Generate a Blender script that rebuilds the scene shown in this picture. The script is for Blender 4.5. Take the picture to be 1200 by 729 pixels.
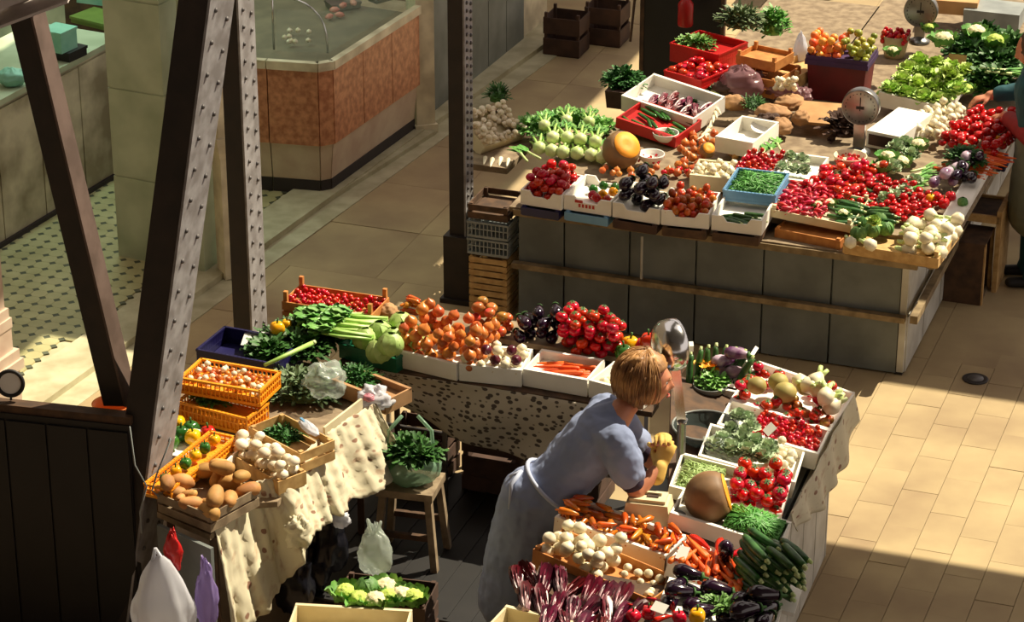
import bpy, bmesh, math, random, zlib
from mathutils import Vector, Matrix, Euler, noise
for o in list(bpy.data.objects): bpy.data.objects.remove(o)
SC=bpy.context.scene; COL=SC.collection; R=math.radians; PI=math.pi
# ---------------- camera, world, sun, exposure
F=3200.0; TH=R(24.5); CH=7.1; CT,ST=math.cos(TH),math.sin(TH)
cd=bpy.data.cameras.new('camera'); cam=bpy.data.objects.new('camera',cd); COL.objects.link(cam)
cam.location=(0,0,CH); cam.rotation_euler=(PI/2-TH,0,0); cd.sensor_width=36; cd.lens=F/1200*36; cd.clip_end=200; SC.camera=cam
W=bpy.data.worlds.new('world'); SC.world=W; W.use_nodes=True
bg=W.node_tree.nodes['Background']; bg.inputs[0].default_value=(1.0,.87,.78,1); bg.inputs[1].default_value=.61
SUN=Vector((.55,.33,.80)).normalized()
sd=bpy.data.lights.new('sun','SUN'); sd.energy=5.2; sd.angle=R(.3); sd.color=(1,.88,.66)
so=bpy.data.objects.new('sun',sd); COL.objects.link(so); so.rotation_euler=SUN.to_track_quat('Z','Y').to_euler()
SC.view_settings.view_transform='Standard'; SC.view_settings.look='None'; SC.view_settings.gamma=1; SC.view_settings.exposure=0.64
SC.view_settings.use_curve_mapping=False
# ---------------- helpers
def at(px,py,z=0.0):                 # point of the place seen at a photo pixel, at height z
    x=(px-600)/F; y=(364.5-py)/F; d=(x,CT+y*ST,-ST+y*CT); t=(z-CH)/d[2]
    return Vector((d[0]*t,d[1]*t,z))
def onY(px,py,Y):                    # the same, in the upright plane y=Y
    x=(px-600)/F; y=(364.5-py)/F; d=(x,CT+y*ST,-ST+y*CT); t=Y/d[1]
    return Vector((d[0]*t,Y,CH+d[2]*t))
YAW=R(-19.6); U=Vector((math.cos(YAW),math.sin(YAW),0)); V=Vector((-math.sin(YAW),math.cos(YAW),0))
CORN=at(1058,441)
def uv(u,v,z=0): return CORN+U*u+V*v+Vector((0,0,z))
def lin(c): return tuple(((x/255)/12.92 if x<=10 else (((x/255)+.055)/1.055)**2.4) for x in c)+(1,)
MATS={}
def mat(name,c1,c2=None,rough=.5,scale=8,bump=0,rand=.0,metal=0,trans=0,alpha=1,sss=0,emit=0,kind='noise',spec=.5,detail=3,thr=(.35,.65),dist=0,coat=0):
    m=bpy.data.materials.new(name); m.use_nodes=True; nt=m.node_tree; N=nt.nodes; L=nt.links; p=N['Principled BSDF']
    p.inputs['Roughness'].default_value=rough; p.inputs['Metallic'].default_value=metal; p.inputs['Specular IOR Level'].default_value=spec
    p.inputs['Transmission Weight'].default_value=trans; p.inputs['Alpha'].default_value=alpha; p.inputs['Coat Weight'].default_value=coat
    if sss: p.inputs['Subsurface Weight'].default_value=sss; p.inputs['Subsurface Radius'].default_value=(.02,.01,.005); p.inputs['Subsurface Scale'].default_value=.5
    if emit: p.inputs['Emission Color'].default_value=lin(c1); p.inputs['Emission Strength'].default_value=emit
    c2=c2 or c1; tc=N.new('ShaderNodeTexCoord'); oi=N.new('ShaderNodeObjectInfo')
    ad=N.new('ShaderNodeVectorMath'); ad.operation='ADD'; L.new(tc.outputs['Object'],ad.inputs[0]); L.new(oi.outputs['Location'],ad.inputs[1])
    if kind=='voronoi':
        t=N.new('ShaderNodeTexVoronoi'); t.inputs['Scale'].default_value=scale; out=t.outputs['Distance']
    elif kind=='wave':
        t=N.new('ShaderNodeTexWave'); t.inputs['Scale'].default_value=scale; t.inputs['Distortion'].default_value=dist or 3; t.inputs['Detail'].default_value=detail; out=t.outputs['Fac']
    else:
        t=N.new('ShaderNodeTexNoise'); t.inputs['Scale'].default_value=scale; t.inputs['Detail'].default_value=detail; t.inputs['Distortion'].default_value=dist; out=t.outputs['Fac']
    L.new(ad.outputs[0],t.inputs['Vector'])
    cr=N.new('ShaderNodeValToRGB'); cr.color_ramp.elements[0].position=thr[0]; cr.color_ramp.elements[1].position=thr[1]
    cr.color_ramp.elements[0].color=lin(c1); cr.color_ramp.elements[1].color=lin(c2); L.new(out,cr.inputs[0])
    col=cr.outputs[0]
    if rand:
        hs=N.new('ShaderNodeHueSaturation'); L.new(col,hs.inputs['Color'])
        a=N.new('ShaderNodeMapRange'); a.inputs[3].default_value=1-rand; a.inputs[4].default_value=1+rand*.6; L.new(oi.outputs['Random'],a.inputs[0]); L.new(a.outputs[0],hs.inputs['Value'])
        b=N.new('ShaderNodeMapRange'); b.inputs[3].default_value=.5-rand*.07; b.inputs[4].default_value=.5+rand*.07
        mu=N.new('ShaderNodeMath'); mu.operation='FRACT'; m2=N.new('ShaderNodeMath'); m2.operation='MULTIPLY'; m2.inputs[1].default_value=7.3
        L.new(oi.outputs['Random'],m2.inputs[0]); L.new(m2.outputs[0],mu.inputs[0]); L.new(mu.outputs[0],b.inputs[0]); L.new(b.outputs[0],hs.inputs['Hue']); col=hs.outputs[0]
    L.new(col,p.inputs['Base Color'])
    if bump:
        bp=N.new('ShaderNodeBump'); bp.inputs['Strength'].default_value=bump; bp.inputs['Distance'].default_value=.01; L.new(out,bp.inputs['Height']); L.new(bp.outputs[0],p.inputs['Normal'])
    MATS[name]=m; return m
for a in [
 ('floor',(186,166,124),(146,124,94),.85,1.6,.12,0,0,0,1,0,0,'noise',.5,8,(.3,.72)), ('floor_joint',(128,108,84),(112,94,74),.9,5),
 ('tile',(190,184,138),(170,164,118),.5,4,.05,.06), ('tile_dot',(74,78,60),(88,92,72),.6,5), ('kerb',(196,190,158),(168,160,128),.7,6,.2),
 ('grey_marble',(190,200,174),(158,170,142),.45,3,.05), ('cream_marble',(236,226,196),(190,178,150),.45,5,.05),
 ('old_marble',(214,206,180),(150,140,116),.5,4,.1), ('red_marble',(214,150,112),(172,108,76),.35,22,.03), ('pink_marble',(214,196,174),(196,170,150),.4,5,.02),
 ('kick',(42,36,40),(52,44,46),.6,5), ('iron_dark',(30,25,24),(44,34,30),.6,9,.15), ('iron_lit',(150,148,150),(118,114,114),.6,12,.15),
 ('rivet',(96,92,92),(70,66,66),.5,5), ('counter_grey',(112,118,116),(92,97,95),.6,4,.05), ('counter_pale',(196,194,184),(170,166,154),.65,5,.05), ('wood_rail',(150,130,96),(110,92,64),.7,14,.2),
 ('white_card',(244,241,232),(234,230,218),.7,6,.02), ('cream_card',(226,214,180),(206,192,154),.7,6,.02), ('cardboard',(190,148,98),(168,126,80),.8,6,.03),
 ('wood_pale',(206,170,112),(176,138,84),.75,18,.1), ('wood_orange',(200,136,70),(176,110,52),.7,16,.1), ('wood_dark',(92,66,44),(64,46,32),.8,14,.2),('wood_grey',(150,132,106),(116,98,76),.8,14,.2),
 ('navy',(26,24,78),(20,18,62),.4,5), ('green_plastic',(28,120,84),(22,98,68),.4,5), ('blue_plastic',(112,160,196),(92,140,180),.4,5), ('yellow_plastic',(240,160,30),(222,138,22),.45,5),
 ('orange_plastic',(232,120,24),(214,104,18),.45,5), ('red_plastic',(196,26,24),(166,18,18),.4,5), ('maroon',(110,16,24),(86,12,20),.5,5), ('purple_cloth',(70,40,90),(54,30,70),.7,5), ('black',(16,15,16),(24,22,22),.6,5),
 ('grey_plastic',(150,156,154),(120,126,126),.5,5), ('chrome',(210,210,210),None,.18,5,0,0,1), ('steel',(150,150,148),(120,120,118),.32,6,0,0,.9), ('dial',(214,208,186),(200,194,172),.45,5), ('white_paint',(232,230,222),None,.5),
 ('tomato_skin',(204,22,14),(178,14,10),.22,8,0,.18), ('cherry_skin',(206,20,16),(170,12,12),.2,8,0,.15), ('mixed_tomato',(214,72,26),(176,96,30),.25,14,0,.3), ('tomato_green',(150,130,50),(196,80,40),.3,12,0,.2), ('stem_green',(60,110,40),(46,84,30),.6,20),
 ('onion_skin',(216,128,56),(182,92,36),.35,20,.05,.2), ('red_onion_skin',(96,18,44),(70,12,34),.3,20,0,.2), ('white_bulb',(240,232,206),(222,208,170),.45,18,.05,.08), ('mushroom_skin',(244,234,212),(224,206,174),.6,10,.03,.06),
 ('potato_skin',(206,156,88),(166,118,60),.7,16,.1,.18), ('eggplant_skin',(24,10,28),(38,14,36),.12,5,0,.2,0,0,1,0,0,'noise',.7), ('violet_eggplant',(98,48,96),(220,200,214),.2,9,0,.1), ('zucchini_skin',(30,70,28),(64,108,48),.35,30,0,.2), ('carrot_skin',(232,104,26),(210,84,18),.5,20,.1,.12),
 ('pepper_red',(206,24,16),(180,16,12),.18,8,0,.12), ('pepper_yellow',(244,180,20),(230,156,12),.2,8,0,.1), ('pepper_green',(36,88,28),(52,110,36),.2,8,0,.1), ('pepper_orange',(222,96,22),(180,110,30),.25,14,0,.3), ('peach',(240,160,60),(226,110,40),.5,14,0,.25), ('apple_green',(170,160,50),(120,130,40),.35,12,0,.25),
 ('cabbage_leaf',(188,212,130),(156,188,96),.5,12,.1,.1), ('savoy_leaf',(70,118,54),(106,150,76),.6,30,.3,.15), ('lettuce_leaf',(196,222,124),(160,196,84),.5,16,.1,.15), ('dark_leaf',(38,84,32),(62,112,44),.55,16,.1,.2), ('mid_leaf',(78,134,54),(110,160,72),.55,16,.1,.2), ('frost_leaf',(192,208,172),(146,172,134),.5,14,.1,.15), ('herb_leaf',(34,84,30),(58,116,42),.6,20,0,.2), ('sage_leaf',(104,124,84),(76,98,60),.6,14,0,.2),
 ('leek_green',(84,146,58),(120,172,84),.45,14,0,.15), ('pale_stalk',(218,228,170),(188,210,130),.45,14,0,.1), ('celery',(150,192,86),(178,212,120),.4,14,0,.1), ('curd',(240,228,190),(222,206,158),.8,60,.5,.06), ('romanesco',(200,220,110),(170,196,80),.8,60,.5,.06),
 ('bean',(70,132,52),(96,156,70),.45,14,0,.2), ('pale_bean',(150,180,100),(176,200,130),.5,14,0,.2), ('radicchio',(112,20,44),(70,10,28),.35,30,.05,.3), ('white_rib',(224,196,196),(190,130,146),.45,12,0,.1), ('radish_skin',(206,40,64),(178,28,50),.35,10,0,.15), ('pumpkin_skin',(142,104,66),(112,84,56),.6,8,.15,.1), ('pumpkin_flesh',(248,170,40),(236,146,24),.6,14,.1), ('melon_skin',(176,160,90),(150,140,76),.6,10,.1,.1), ('root',(200,170,130),(170,140,100),.8,14,.1,.1),
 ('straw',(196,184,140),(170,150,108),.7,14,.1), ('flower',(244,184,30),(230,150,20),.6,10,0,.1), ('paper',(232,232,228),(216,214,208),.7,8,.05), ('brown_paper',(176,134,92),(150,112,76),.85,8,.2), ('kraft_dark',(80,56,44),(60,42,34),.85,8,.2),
 ('skin',(206,138,104),(192,122,90),.5,10,0,0,0,0,1,.1), ('hair',(188,140,84),(120,80,44),.5,14,.3,0,0,0,1,0,0,'noise'), ('dress',(138,150,182),(120,132,164),.85,5,.05), ('apron_white',(176,184,206),None,.8), ('apron',(96,108,132),(84,96,120),.85,5), ('undersleeve',(44,30,56),None,.8), ('glove',(226,186,96),(206,164,76),.7,16,.1), ('eye_white',(230,224,214),None,.3), ('iris',(60,44,30),None,.3), ('lip',(176,84,72),None,.5),
 ('teal',(28,84,92),(20,66,76),.8,6,.05), ('coat_red',(170,30,32),(140,22,26),.8,6), ('skirt_grey',(132,134,112),(110,112,92),.85,6,.05), ('meat',(200,110,96),(226,170,150),.5,14), ('mint',(150,206,186),(120,184,164),.5,6), ('green_tray',(112,136,60),(96,120,50),.5,6),
 ('wall_grey',(136,140,132),(112,116,108),.8,3,.05), ('roof',(110,104,96),None,.9), ('plaster',(120,108,92),None,.9), ('red_print',(190,60,50),None,.7), ('blue_print',(60,76,120),None,.7), ('wall_shop',(110,124,100),(84,98,76),.8,3,.05), ('pink_bag',(206,140,150),(170,100,120),.4,10),
 ]: mat(*a)
def bagmat(name,c,tr=.5):
    m=mat(name,c,None,.25); nt=m.node_tree; N=nt.nodes; L=nt.links; p=N['Principled BSDF']; o=N['Material Output']
    t=N.new('ShaderNodeBsdfTransparent'); x=N.new('ShaderNodeMixShader'); x.inputs[0].default_value=1-tr
    tl=N.new('ShaderNodeBsdfTranslucent'); tl.inputs[0].default_value=lin(c); y=N.new('ShaderNodeMixShader'); y.inputs[0].default_value=.35
    L.new(p.outputs[0],y.inputs[1]); L.new(tl.outputs[0],y.inputs[2]); L.new(t.outputs[0],x.inputs[1]); L.new(y.outputs[0],x.inputs[2]); L.new(x.outputs[0],o.inputs[0])
bagmat('bag_clear',(206,218,210),.62); bagmat('bag_white',(226,228,236),.1); bagmat('bag_black',(30,30,38),.1); bagmat('bag_pink',(150,110,116),.2); bagmat('bag_violet',(150,130,190),.3); bagmat('bag_green',(150,190,160),.4)
bagmat('glass',(190,205,196),.8); bagmat('basin_plastic',(70,80,78),.12); mat('case_floor',(128,122,98),(108,104,84),.5,6); mat('iron_beam_lit',(206,196,190),(186,176,170),.6,8,.1)
def patt(name,base,spot,scale,th,stain=None):
    m=mat(name,base,None,.85); nt=m.node_tree; N=nt.nodes; L=nt.links; p=N['Principled BSDF']
    tc=N.new('ShaderNodeTexCoord'); v=N.new('ShaderNodeTexVoronoi'); v.inputs['Scale'].default_value=scale; v.inputs['Randomness'].default_value=.75
    L.new(tc.outputs['UV'],v.inputs['Vector']); cr=N.new('ShaderNodeValToRGB'); cr.color_ramp.elements[0].position=th; cr.color_ramp.elements[1].position=th+.06
    cr.color_ramp.elements[0].color=lin(spot); cr.color_ramp.elements[1].color=lin(base); L.new(v.outputs['Distance'],cr.inputs[0]); col=cr.outputs[0]
    if stain:
        n=N.new('ShaderNodeTexNoise'); n.inputs['Scale'].default_value=4; n.inputs['Detail'].default_value=4; L.new(tc.outputs['UV'],n.inputs['Vector'])
        r=N.new('ShaderNodeValToRGB'); r.color_ramp.elements[0].position=.55; r.color_ramp.elements[1].position=.7; L.new(n.outputs['Fac'],r.inputs[0])
        mx=N.new('ShaderNodeMix'); mx.data_type='RGBA'; L.new(r.outputs[0],mx.inputs[0]); L.new(col,mx.inputs[6]); mx.inputs[7].default_value=lin(stain); col=mx.outputs[2]
    L.new(col,p.inputs['Base Color'])
patt('dotted_cloth',(184,174,154),(78,68,60),6.6,.36); patt('floral_cloth',(208,200,172),(140,104,84),4.2,.2,(186,164,136)); mat('iron_brown',(104,86,78),(84,68,60),.6,9,.1); 
# ---------------- mesh builder
class MB:
    def __init__(s): s.v=[];s.f=[];s.m=[];s.uv=None
    def add(s,vs,fs,mi=0):
        b=len(s.v); s.v+= [tuple(v) for v in vs]; s.f+=[tuple(i+b for i in f) for f in fs]; s.m+=[mi]*len(fs); return s
    def box(s,c,d,mi=0,M=None,tp=1):
        x,y,z=d[0]/2,d[1]/2,d[2]/2; vs=[Vector((sx*x*(tp if sz>0 else 1),sy*y*(tp if sz>0 else 1),sz*z)) for sz in(-1,1) for sx,sy in((-1,-1),(1,-1),(1,1),(-1,1))]
        c=Vector(c); vs=[((M@v) if M else v)+c for v in vs]
        return s.add(vs,[(3,2,1,0),(4,5,6,7),(0,1,5,4),(1,2,6,5),(2,3,7,6),(3,0,4,7)],mi)
    def beam(s,a,b,w,h,mi=0,up=(0,0,1)):
        a,b=Vector(a),Vector(b); x=(b-a); L=x.length; x=x/L; y=Vector(up).cross(x); y=y.normalized() if y.length>1e-4 else Vector((0,1,0)); z=x.cross(y)
        return s.box((a+b)/2,(L,w,h),mi,Matrix((x,y,z)).transposed())
    def tube(s,pts,r,n=8,mi=0,cap=True):
        pts=[Vector(p) for p in pts]; rs=r if isinstance(r,(list,tuple)) else [r]*len(pts); vs=[];fs=[]; ref=None
        for i,p in enumerate(pts):
            t=(pts[min(i+1,len(pts)-1)]-pts[max(i-1,0)]).normalized()
            if ref is None: ref=Vector((0,0,1)) if abs(t.z)<.9 else Vector((1,0,0))
            x=(ref-t*ref.dot(t)).normalized(); y=t.cross(x); ref=x
            vs+=[p+(x*math.cos(2*PI*k/n)+y*math.sin(2*PI*k/n))*rs[i] for k in range(n)]
        for i in range(len(pts)-1):
            for k in range(n): fs.append((i*n+k,i*n+(k+1)%n,(i+1)*n+(k+1)%n,(i+1)*n+k))
        if cap: fs.append(tuple(range(n-1,-1,-1))); fs.append(tuple((len(pts)-1)*n+k for k in range(n)))
        return s.add(vs,fs,mi)
    def lathe(s,prof,n=14,mi=0,lob=0,amp=0,axis='z',c=(0,0,0),jit=0,seed=0,bend=0):
        vs=[];fs=[];c=Vector(c)
        for i,(r,z) in enumerate(prof):
            for k in range(n):
                a=2*PI*k/n; rr=r*(1+amp*math.cos(lob*a)); p=Vector((rr*math.cos(a),rr*math.sin(a),z))
                if jit: p*=1+jit*noise.noise(p*18+Vector((seed,seed*2,0)))
                if bend: p.x+=bend*z*z
                if axis=='x': p=Vector((p.z,p.y,p.x))
                vs.append(p+c)
        for i in range(len(prof)-1):
            for k in range(n): 
                q=(i*n+k,i*n+(k+1)%n,(i+1)*n+(k+1)%n,(i+1)*n+k); fs.append(q if axis!='x' else q[::-1])
        q=tuple(range(n-1,-1,-1)); t=tuple((len(prof)-1)*n+k for k in range(n)); fs+= [q,t] if axis!='x' else [q[::-1],t[::-1]]
        return s.add(vs,fs,mi)
    def prism(s,poly,z0,z1,mi=0,off=(0,0)):
        n=len(poly); vs=[(p[0],p[1],z0) for p in poly]+[(p[0]+off[0],p[1]+off[1],z1) for p in poly]
        return s.add(vs,[tuple(range(n-1,-1,-1)),tuple(range(n,2*n))]+[(i,(i+1)%n,n+(i+1)%n,n+i) for i in range(n)],mi)
    def leaf(s,o,d,L,w,up=(0,0,1),curl=.3,ruf=0,mi=0,nl=4,seed=0,base=.35):
        o=Vector(o); d=Vector(d).normalized(); up=Vector(up); sd=d.cross(up); sd=sd.normalized() if sd.length>1e-4 else Vector((1,0,0)); nn=sd.cross(d)
        vs=[];fs=[]
        for i in range(nl+1):
            t=i/nl; ww=w*(base+(1-base)*math.sin(min(1,t*1.15)*PI*.62))*(1 if t<.85 else .55)
            c=o+d*(L*t)-nn*(curl*L*t*t)
            for j in (-1,0,1):
                q=c+sd*(ww/2*j)+nn*(abs(j)*.12*w)
                if ruf: q+=nn*(ruf*w*noise.noise(Vector((t*6+seed,j*3.1,seed*1.7))))
                vs.append(q)
        for i in range(nl):
            for j in (0,1): a=i*3+j; fs.append((a,a+1,a+4,a+3))
        return s.add(vs,fs,mi)
    def mesh(s,name,mats,smooth=True):
        me=bpy.data.meshes.new(name); me.from_pydata(s.v,[],s.f)
        for m in (mats if isinstance(mats,(list,tuple)) else [mats]): me.materials.append(MATS[m] if isinstance(m,str) else m)
        me.polygons.foreach_set('material_index',s.m); me.polygons.foreach_set('use_smooth',[smooth]*len(s.f)); me.update(); return me
    def build(s,name,mats,parent=None,smooth=False,M=None):
        return link(name,s.mesh(name,mats,smooth),parent,M)
def link(name,me,parent=None,M=None):
    o=bpy.data.objects.new(name,me); COL.objects.link(o)
    if parent: o.parent=parent
    if M is not None: o.matrix_local=M if parent else M
    return o
def tag(o,label=None,cat=None,group=None,kind=None):
    if label:o['label']=label
    if cat:o['category']=cat
    if group:o['group']=group
    if kind:o['kind']=kind
    return o
def thing(name,label,cat,M=None,group=None):
    o=link(name,None,None,M or Matrix()); o.empty_display_size=.05; return tag(o,label,cat,group)
def T(x,y=0,z=0):
    return Matrix.Translation(x if isinstance(x,Vector) else Vector((x,y,z)))
def RZ(a): return Matrix.Rotation(a,4,'Z')
def RX(a): return Matrix.Rotation(a,4,'X')
def RY(a): return Matrix.Rotation(a,4,'Y')
def S(a,b=None,c=None): return Matrix.Diagonal((a,b if b else a,c if c else (b or a),1))
BASE=RZ(YAW)
class Q:   # a level or tilted rectangle from three pixels and their heights
    def __init__(s,fl,fr,bl,z,W=None,D=None):
        z=z if isinstance(z,tuple) else (z,z,z); a,b,c=at(*fl,z[0]),at(*fr,z[1]),at(*bl,z[2])
        X=b-a; Y=c-a; x=X.normalized(); n=x.cross(Y).normalized(); y=n.cross(x); s.w=W or X.length; s.d=D or Y.dot(y)
        o=a+x*s.w/2+y*s.d/2; s.M=Matrix.Translation(o)@Matrix((x,y,n)).transposed().to_4x4()
    def p(s,fx,fy,z=0): return s.M@Vector(((fx-.5)*s.w,(fy-.5)*s.d,z))
def Qat(M,w,d):
    q=Q.__new__(Q); q.M=M; q.w=w; q.d=d; return q
# ---------------- produce kinds: (name, mesh, [(part name, mesh)], radius, half length)
KIND={}
def kind(key,name,cat,meshes,r,hl=0,parts=None): KIND[key]=dict(name=name,cat=cat,m=meshes,r=r,hl=hl,parts=parts or [])
def sph(r,zs=1,n=8,dim=0,point=0):
    out=[]
    for i in range(n+1):
        a=PI*i/n; x=math.sin(a)*r; z=-math.cos(a)*r*zs
        if dim and i>n-2: z-=dim*r*(1 if i==n else .3)
        if point and i==n: z+=point*r
        out.append((max(x,.0008),z))
    return out
def rnd(key,name,cat,r,zs,mt,lob=0,amp=0,dim=0,point=0,jit=0,parts=None,n=12,nm=8):
    kind(key,name,cat,[MB().lathe(sph(r,zs,nm,dim,point),n,0,lob,amp,jit=jit,seed=k*5).mesh(name,mt) for k in range(3 if jit else 1)],r*min(1,zs+.1),0,parts)
cx=MB()
for k in range(6): cx.leaf((0,0,.027),(math.cos(k*PI/3),math.sin(k*PI/3),.1),.018,.008,nl=2)
cx.tube([(0,0,.024),(.002,0,.034)],.002,5); calyx=cx.mesh('calyx','stem_green')
rnd('tomato','tomato','tomato',.033,.82,'tomato_skin',5,.035,.25,parts=[('calyx',calyx)],n=15)
rnd('tomato_far','tomato','tomato',.029,.84,'tomato_skin',5,.03,.2)
rnd('cherry','cherry_tomato','tomato',.014,1,'cherry_skin',n=8,nm=6)
rnd('mixtom','tomato','tomato',.023,1.15,'mixed_tomato')
rnd('greentom','tomato','tomato',.033,.85,'tomato_green',5,.03,.2)
rnd('onion','onion','onion',.033,.92,'onion_skin',point=.35)
rnd('redonion','red_onion','onion',.031,.92,'red_onion_skin',point=.35)
rnd('bulb','white_onion','onion',.03,.85,'white_bulb',point=.2)
rnd('garlic','garlic_bulb','garlic',.024,.85,'white_bulb',7,.06,point=.25)
rnd('peach','peach','fruit',.027,.97,'peach'); rnd('applegreen','apple','fruit',.027,.93,'apple_green',dim=.2)
rnd('melon','melon','melon',.06,.9,'melon_skin',10,.015,n=20)
rnd('walnut','small_onion','onion',.017,1,'onion_skin',n=8,nm=6)
rnd('potato','potato','potato',.03,1.55,'potato_skin',jit=.35); KIND['potato']['r']=.03
for m_ in KIND['potato']['m']: pass
mu=MB(); mu.lathe([(.001,.02),(.012,.018),(.022,.008),(.024,-.002),(.018,-.007),(.008,-.006),(.007,-.02),(.001,-.021)][::-1],10); kind('mushroom','mushroom','mushroom',[mu.mesh('mushroom','mushroom_skin')],.021)
def longk(key,name,cat,prof,mt,n=10,lob=0,amp=0,bend=0,parts=None,r=.02,hl=.08):
    kind(key,name,cat,[MB().lathe(prof,n,0,lob,amp,'x',bend=b).mesh(name,mt) for b in ((bend,-bend) if bend else (0,))],r,hl,parts)
cal2=MB().lathe([(.001,.098),(.006,.096),(.006,.076),(.022,.07),(.024,.06),(.02,.062)],8,axis='x').mesh('calyx','stem_green')
longk('eggplant','eggplant','eggplant',[(.001,-.075),(.022,-.068),(.036,-.045),(.038,-.02),(.03,.02),(.021,.055),(.012,.07),(.001,.072)],'eggplant_skin',12,parts=[('calyx',cal2)],r=.034,hl=.06)
longk('violet','eggplant','eggplant',[(.001,-.075),(.022,-.068),(.036,-.045),(.038,-.02),(.03,.02),(.021,.055),(.012,.07),(.001,.072)],'violet_eggplant',12,parts=[('calyx',cal2)],r=.034,hl=.06)
zt=MB().lathe([(.012,.085),(.009,.092),(.008,.105),(.001,.106)],6,axis='x').mesh('stem','pale_stalk')
longk('zucchini','zucchini','courgette',[(.001,-.095),(.012,-.093),(.018,-.07),(.019,0),(.016,.06),(.012,.086),(.001,.087)],'zucchini_skin',8,8,.04,.6,[('stem',zt)],.017,.085)
longk('carrot','carrot','carrot',[(.001,-.085),(.004,-.08),(.009,-.03),(.013,.04),(.014,.07),(.009,.08),(.001,.081)],'carrot_skin',7,bend=.5,r=.012,hl=.07)
longk('longpepper','long_pepper','pepper',[(.001,-.06),(.008,-.05),(.015,-.01),(.019,.03),(.017,.045),(.006,.05),(.004,.065),(.001,.066)],'pepper_orange',8,3,.08,1.4,r=.016,hl=.05)
longk('redlong','long_pepper','pepper',[(.001,-.07),(.007,-.055),(.013,-.01),(.017,.035),(.014,.05),(.004,.053),(.003,.07),(.001,.071)],'pepper_red',8,3,.08,1.6,r=.014,hl=.055)
longk('cucumber','cucumber','cucumber',[(.001,-.08),(.012,-.077),(.016,-.05),(.017,0),(.015,.06),(.009,.078),(.001,.08)],'pepper_green',9,bend=.5,r=.016,hl=.07)
longk('radish','radish','radish',[(.001,-.045),(.002,-.03),(.009,-.012),(.013,.004),(.011,.018),(.004,.026),(.001,.027)],'radish_skin',7,r=.011,hl=.02)
longk('palestalk','parsnip','parsnip',[(.001,-.07),(.006,-.05),(.011,0),(.015,.045),(.012,.055),(.001,.057)],'white_bulb',7,bend=.6,r=.012,hl=.05)
bs=MB().tube([(0,0,.03),(.004,.002,.055)],.005,6).mesh('stem','stem_green')
for c_ in ('red','yellow','green'): rnd('bell_'+c_,'bell_pepper','pepper',.038,1.05,'pepper_'+c_,4,.09,.35,n=16,parts=[('stem',bs)])
def leafball(name,r,mt,n=9,seed=0,core=None,tight=1,ruf=.3):
    random.seed(seed); m=MB(); m.lathe(sph(r*.93,.9,8),12,0)
    for k in range(n):   # overlapping leaf shells
        a=2.4*k; tilt=.25+.9*k/n; vs=[];fs=[];rr=r*(1+.03*(k%3))*tight
        for i in range(6):
            for j in range(6):
                la=-1.1+ (i/5)*2.0; lo=(j/5-.5)*1.9*math.cos(la*.5)
                p=Vector((math.cos(la)*math.cos(lo),math.cos(la)*math.sin(lo),math.sin(la)))*rr*(1+ruf*.1*noise.noise(Vector((i,j,k)))+(.06 if i==5 or j in(0,5) else 0))
                p.z*=.92; vs.append(Matrix.Rotation(a,3,'Z')@Matrix.Rotation(-tilt*.5,3,'Y')@p)
        for i in range(5):
            for j in range(5): q=i*6+j; fs.append((q,q+1,q+7,q+6))
        m.add(vs,fs,0)
    return m.mesh(name,mt)
kind('cabbage','cabbage','cabbage',[leafball('cabbage',.058,'cabbage_leaf',8,s_) for s_ in(1,2)],.052)
kind('savoy','savoy_cabbage','cabbage',[leafball('savoy_cabbage',.06,'savoy_leaf',10,s_,tight=1.04,ruf=1.2) for s_ in(3,4)],.055)
def rosette(name,r,mt,n=26,seed=0,h=.7,wr=.75,ruf=.5,open_=1.0):
    random.seed(seed); m=MB()
    m.lathe(sph(r*.45,.8,5),8,0)
    for k in range(n):
        a=k*2.4; t=k/n; el=1.45*(1-t)*h+.1; d=Vector((math.cos(a)*math.cos(el),math.sin(a)*math.cos(el),math.sin(el)))
        m.leaf(d*r*.1,d,r*(.85+.35*random.random()),r*wr,(0,0,1) if el<1.2 else (math.cos(a),math.sin(a),0),.35*open_*t-.15,ruf,seed=k+seed*10,nl=5)
    return m.mesh(name,mt)
kind('lettuce','lettuce','lettuce',[rosette('lettuce',.075,'lettuce_leaf',28,s_) for s_ in (1,2,3)],.03)
kind('frosthead','endive','endive',[rosette('endive',.07,'frost_leaf',28,s_) for s_ in (4,5)],.03)
kind('darkhead','leafy_green','greens',[rosette('leafy_green',.09,'dark_leaf',26,s_,.6,.5) for s_ in (6,7)],.03)
def curdm(mt,r=.062,seed=0):
    bm=bmesh.new(); bmesh.ops.create_icosphere(bm,subdivisions=4,radius=r)
    for v in bm.verts:
        n=v.co.normalized(); d=noise.voronoi(n*3.2+Vector((seed,0,0)))[0][0]; d2=noise.voronoi(n*8+Vector((seed,0,0)))[0][0]
        v.co=n*r*(1.06-.22*d-.1*d2); v.co.z*=.8
    me=bpy.data.meshes.new('curd'); bm.to_mesh(me); bm.free(); me.materials.append(MATS[mt]); 
    for p in me.polygons:p.use_smooth=True
    return me
wl=MB()
for k in range(9):
    a=k*2*PI/9; wl.leaf((.03*math.cos(a),.03*math.sin(a),-.045),(math.cos(a)*.75,math.sin(a)*.75,.7),.095,.065,curl=-.1,ruf=.5,seed=k,nl=5)
wlm=wl.mesh('leaves','mid_leaf')
kind('cauli','cauliflower','cauliflower',[curdm('curd',.062,1)],.05,0,[('leaves',wlm)])
kind('roman','romanesco','cauliflower',[curdm('romanesco',.058,2)],.05,0,[('leaves',wlm)])
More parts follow.
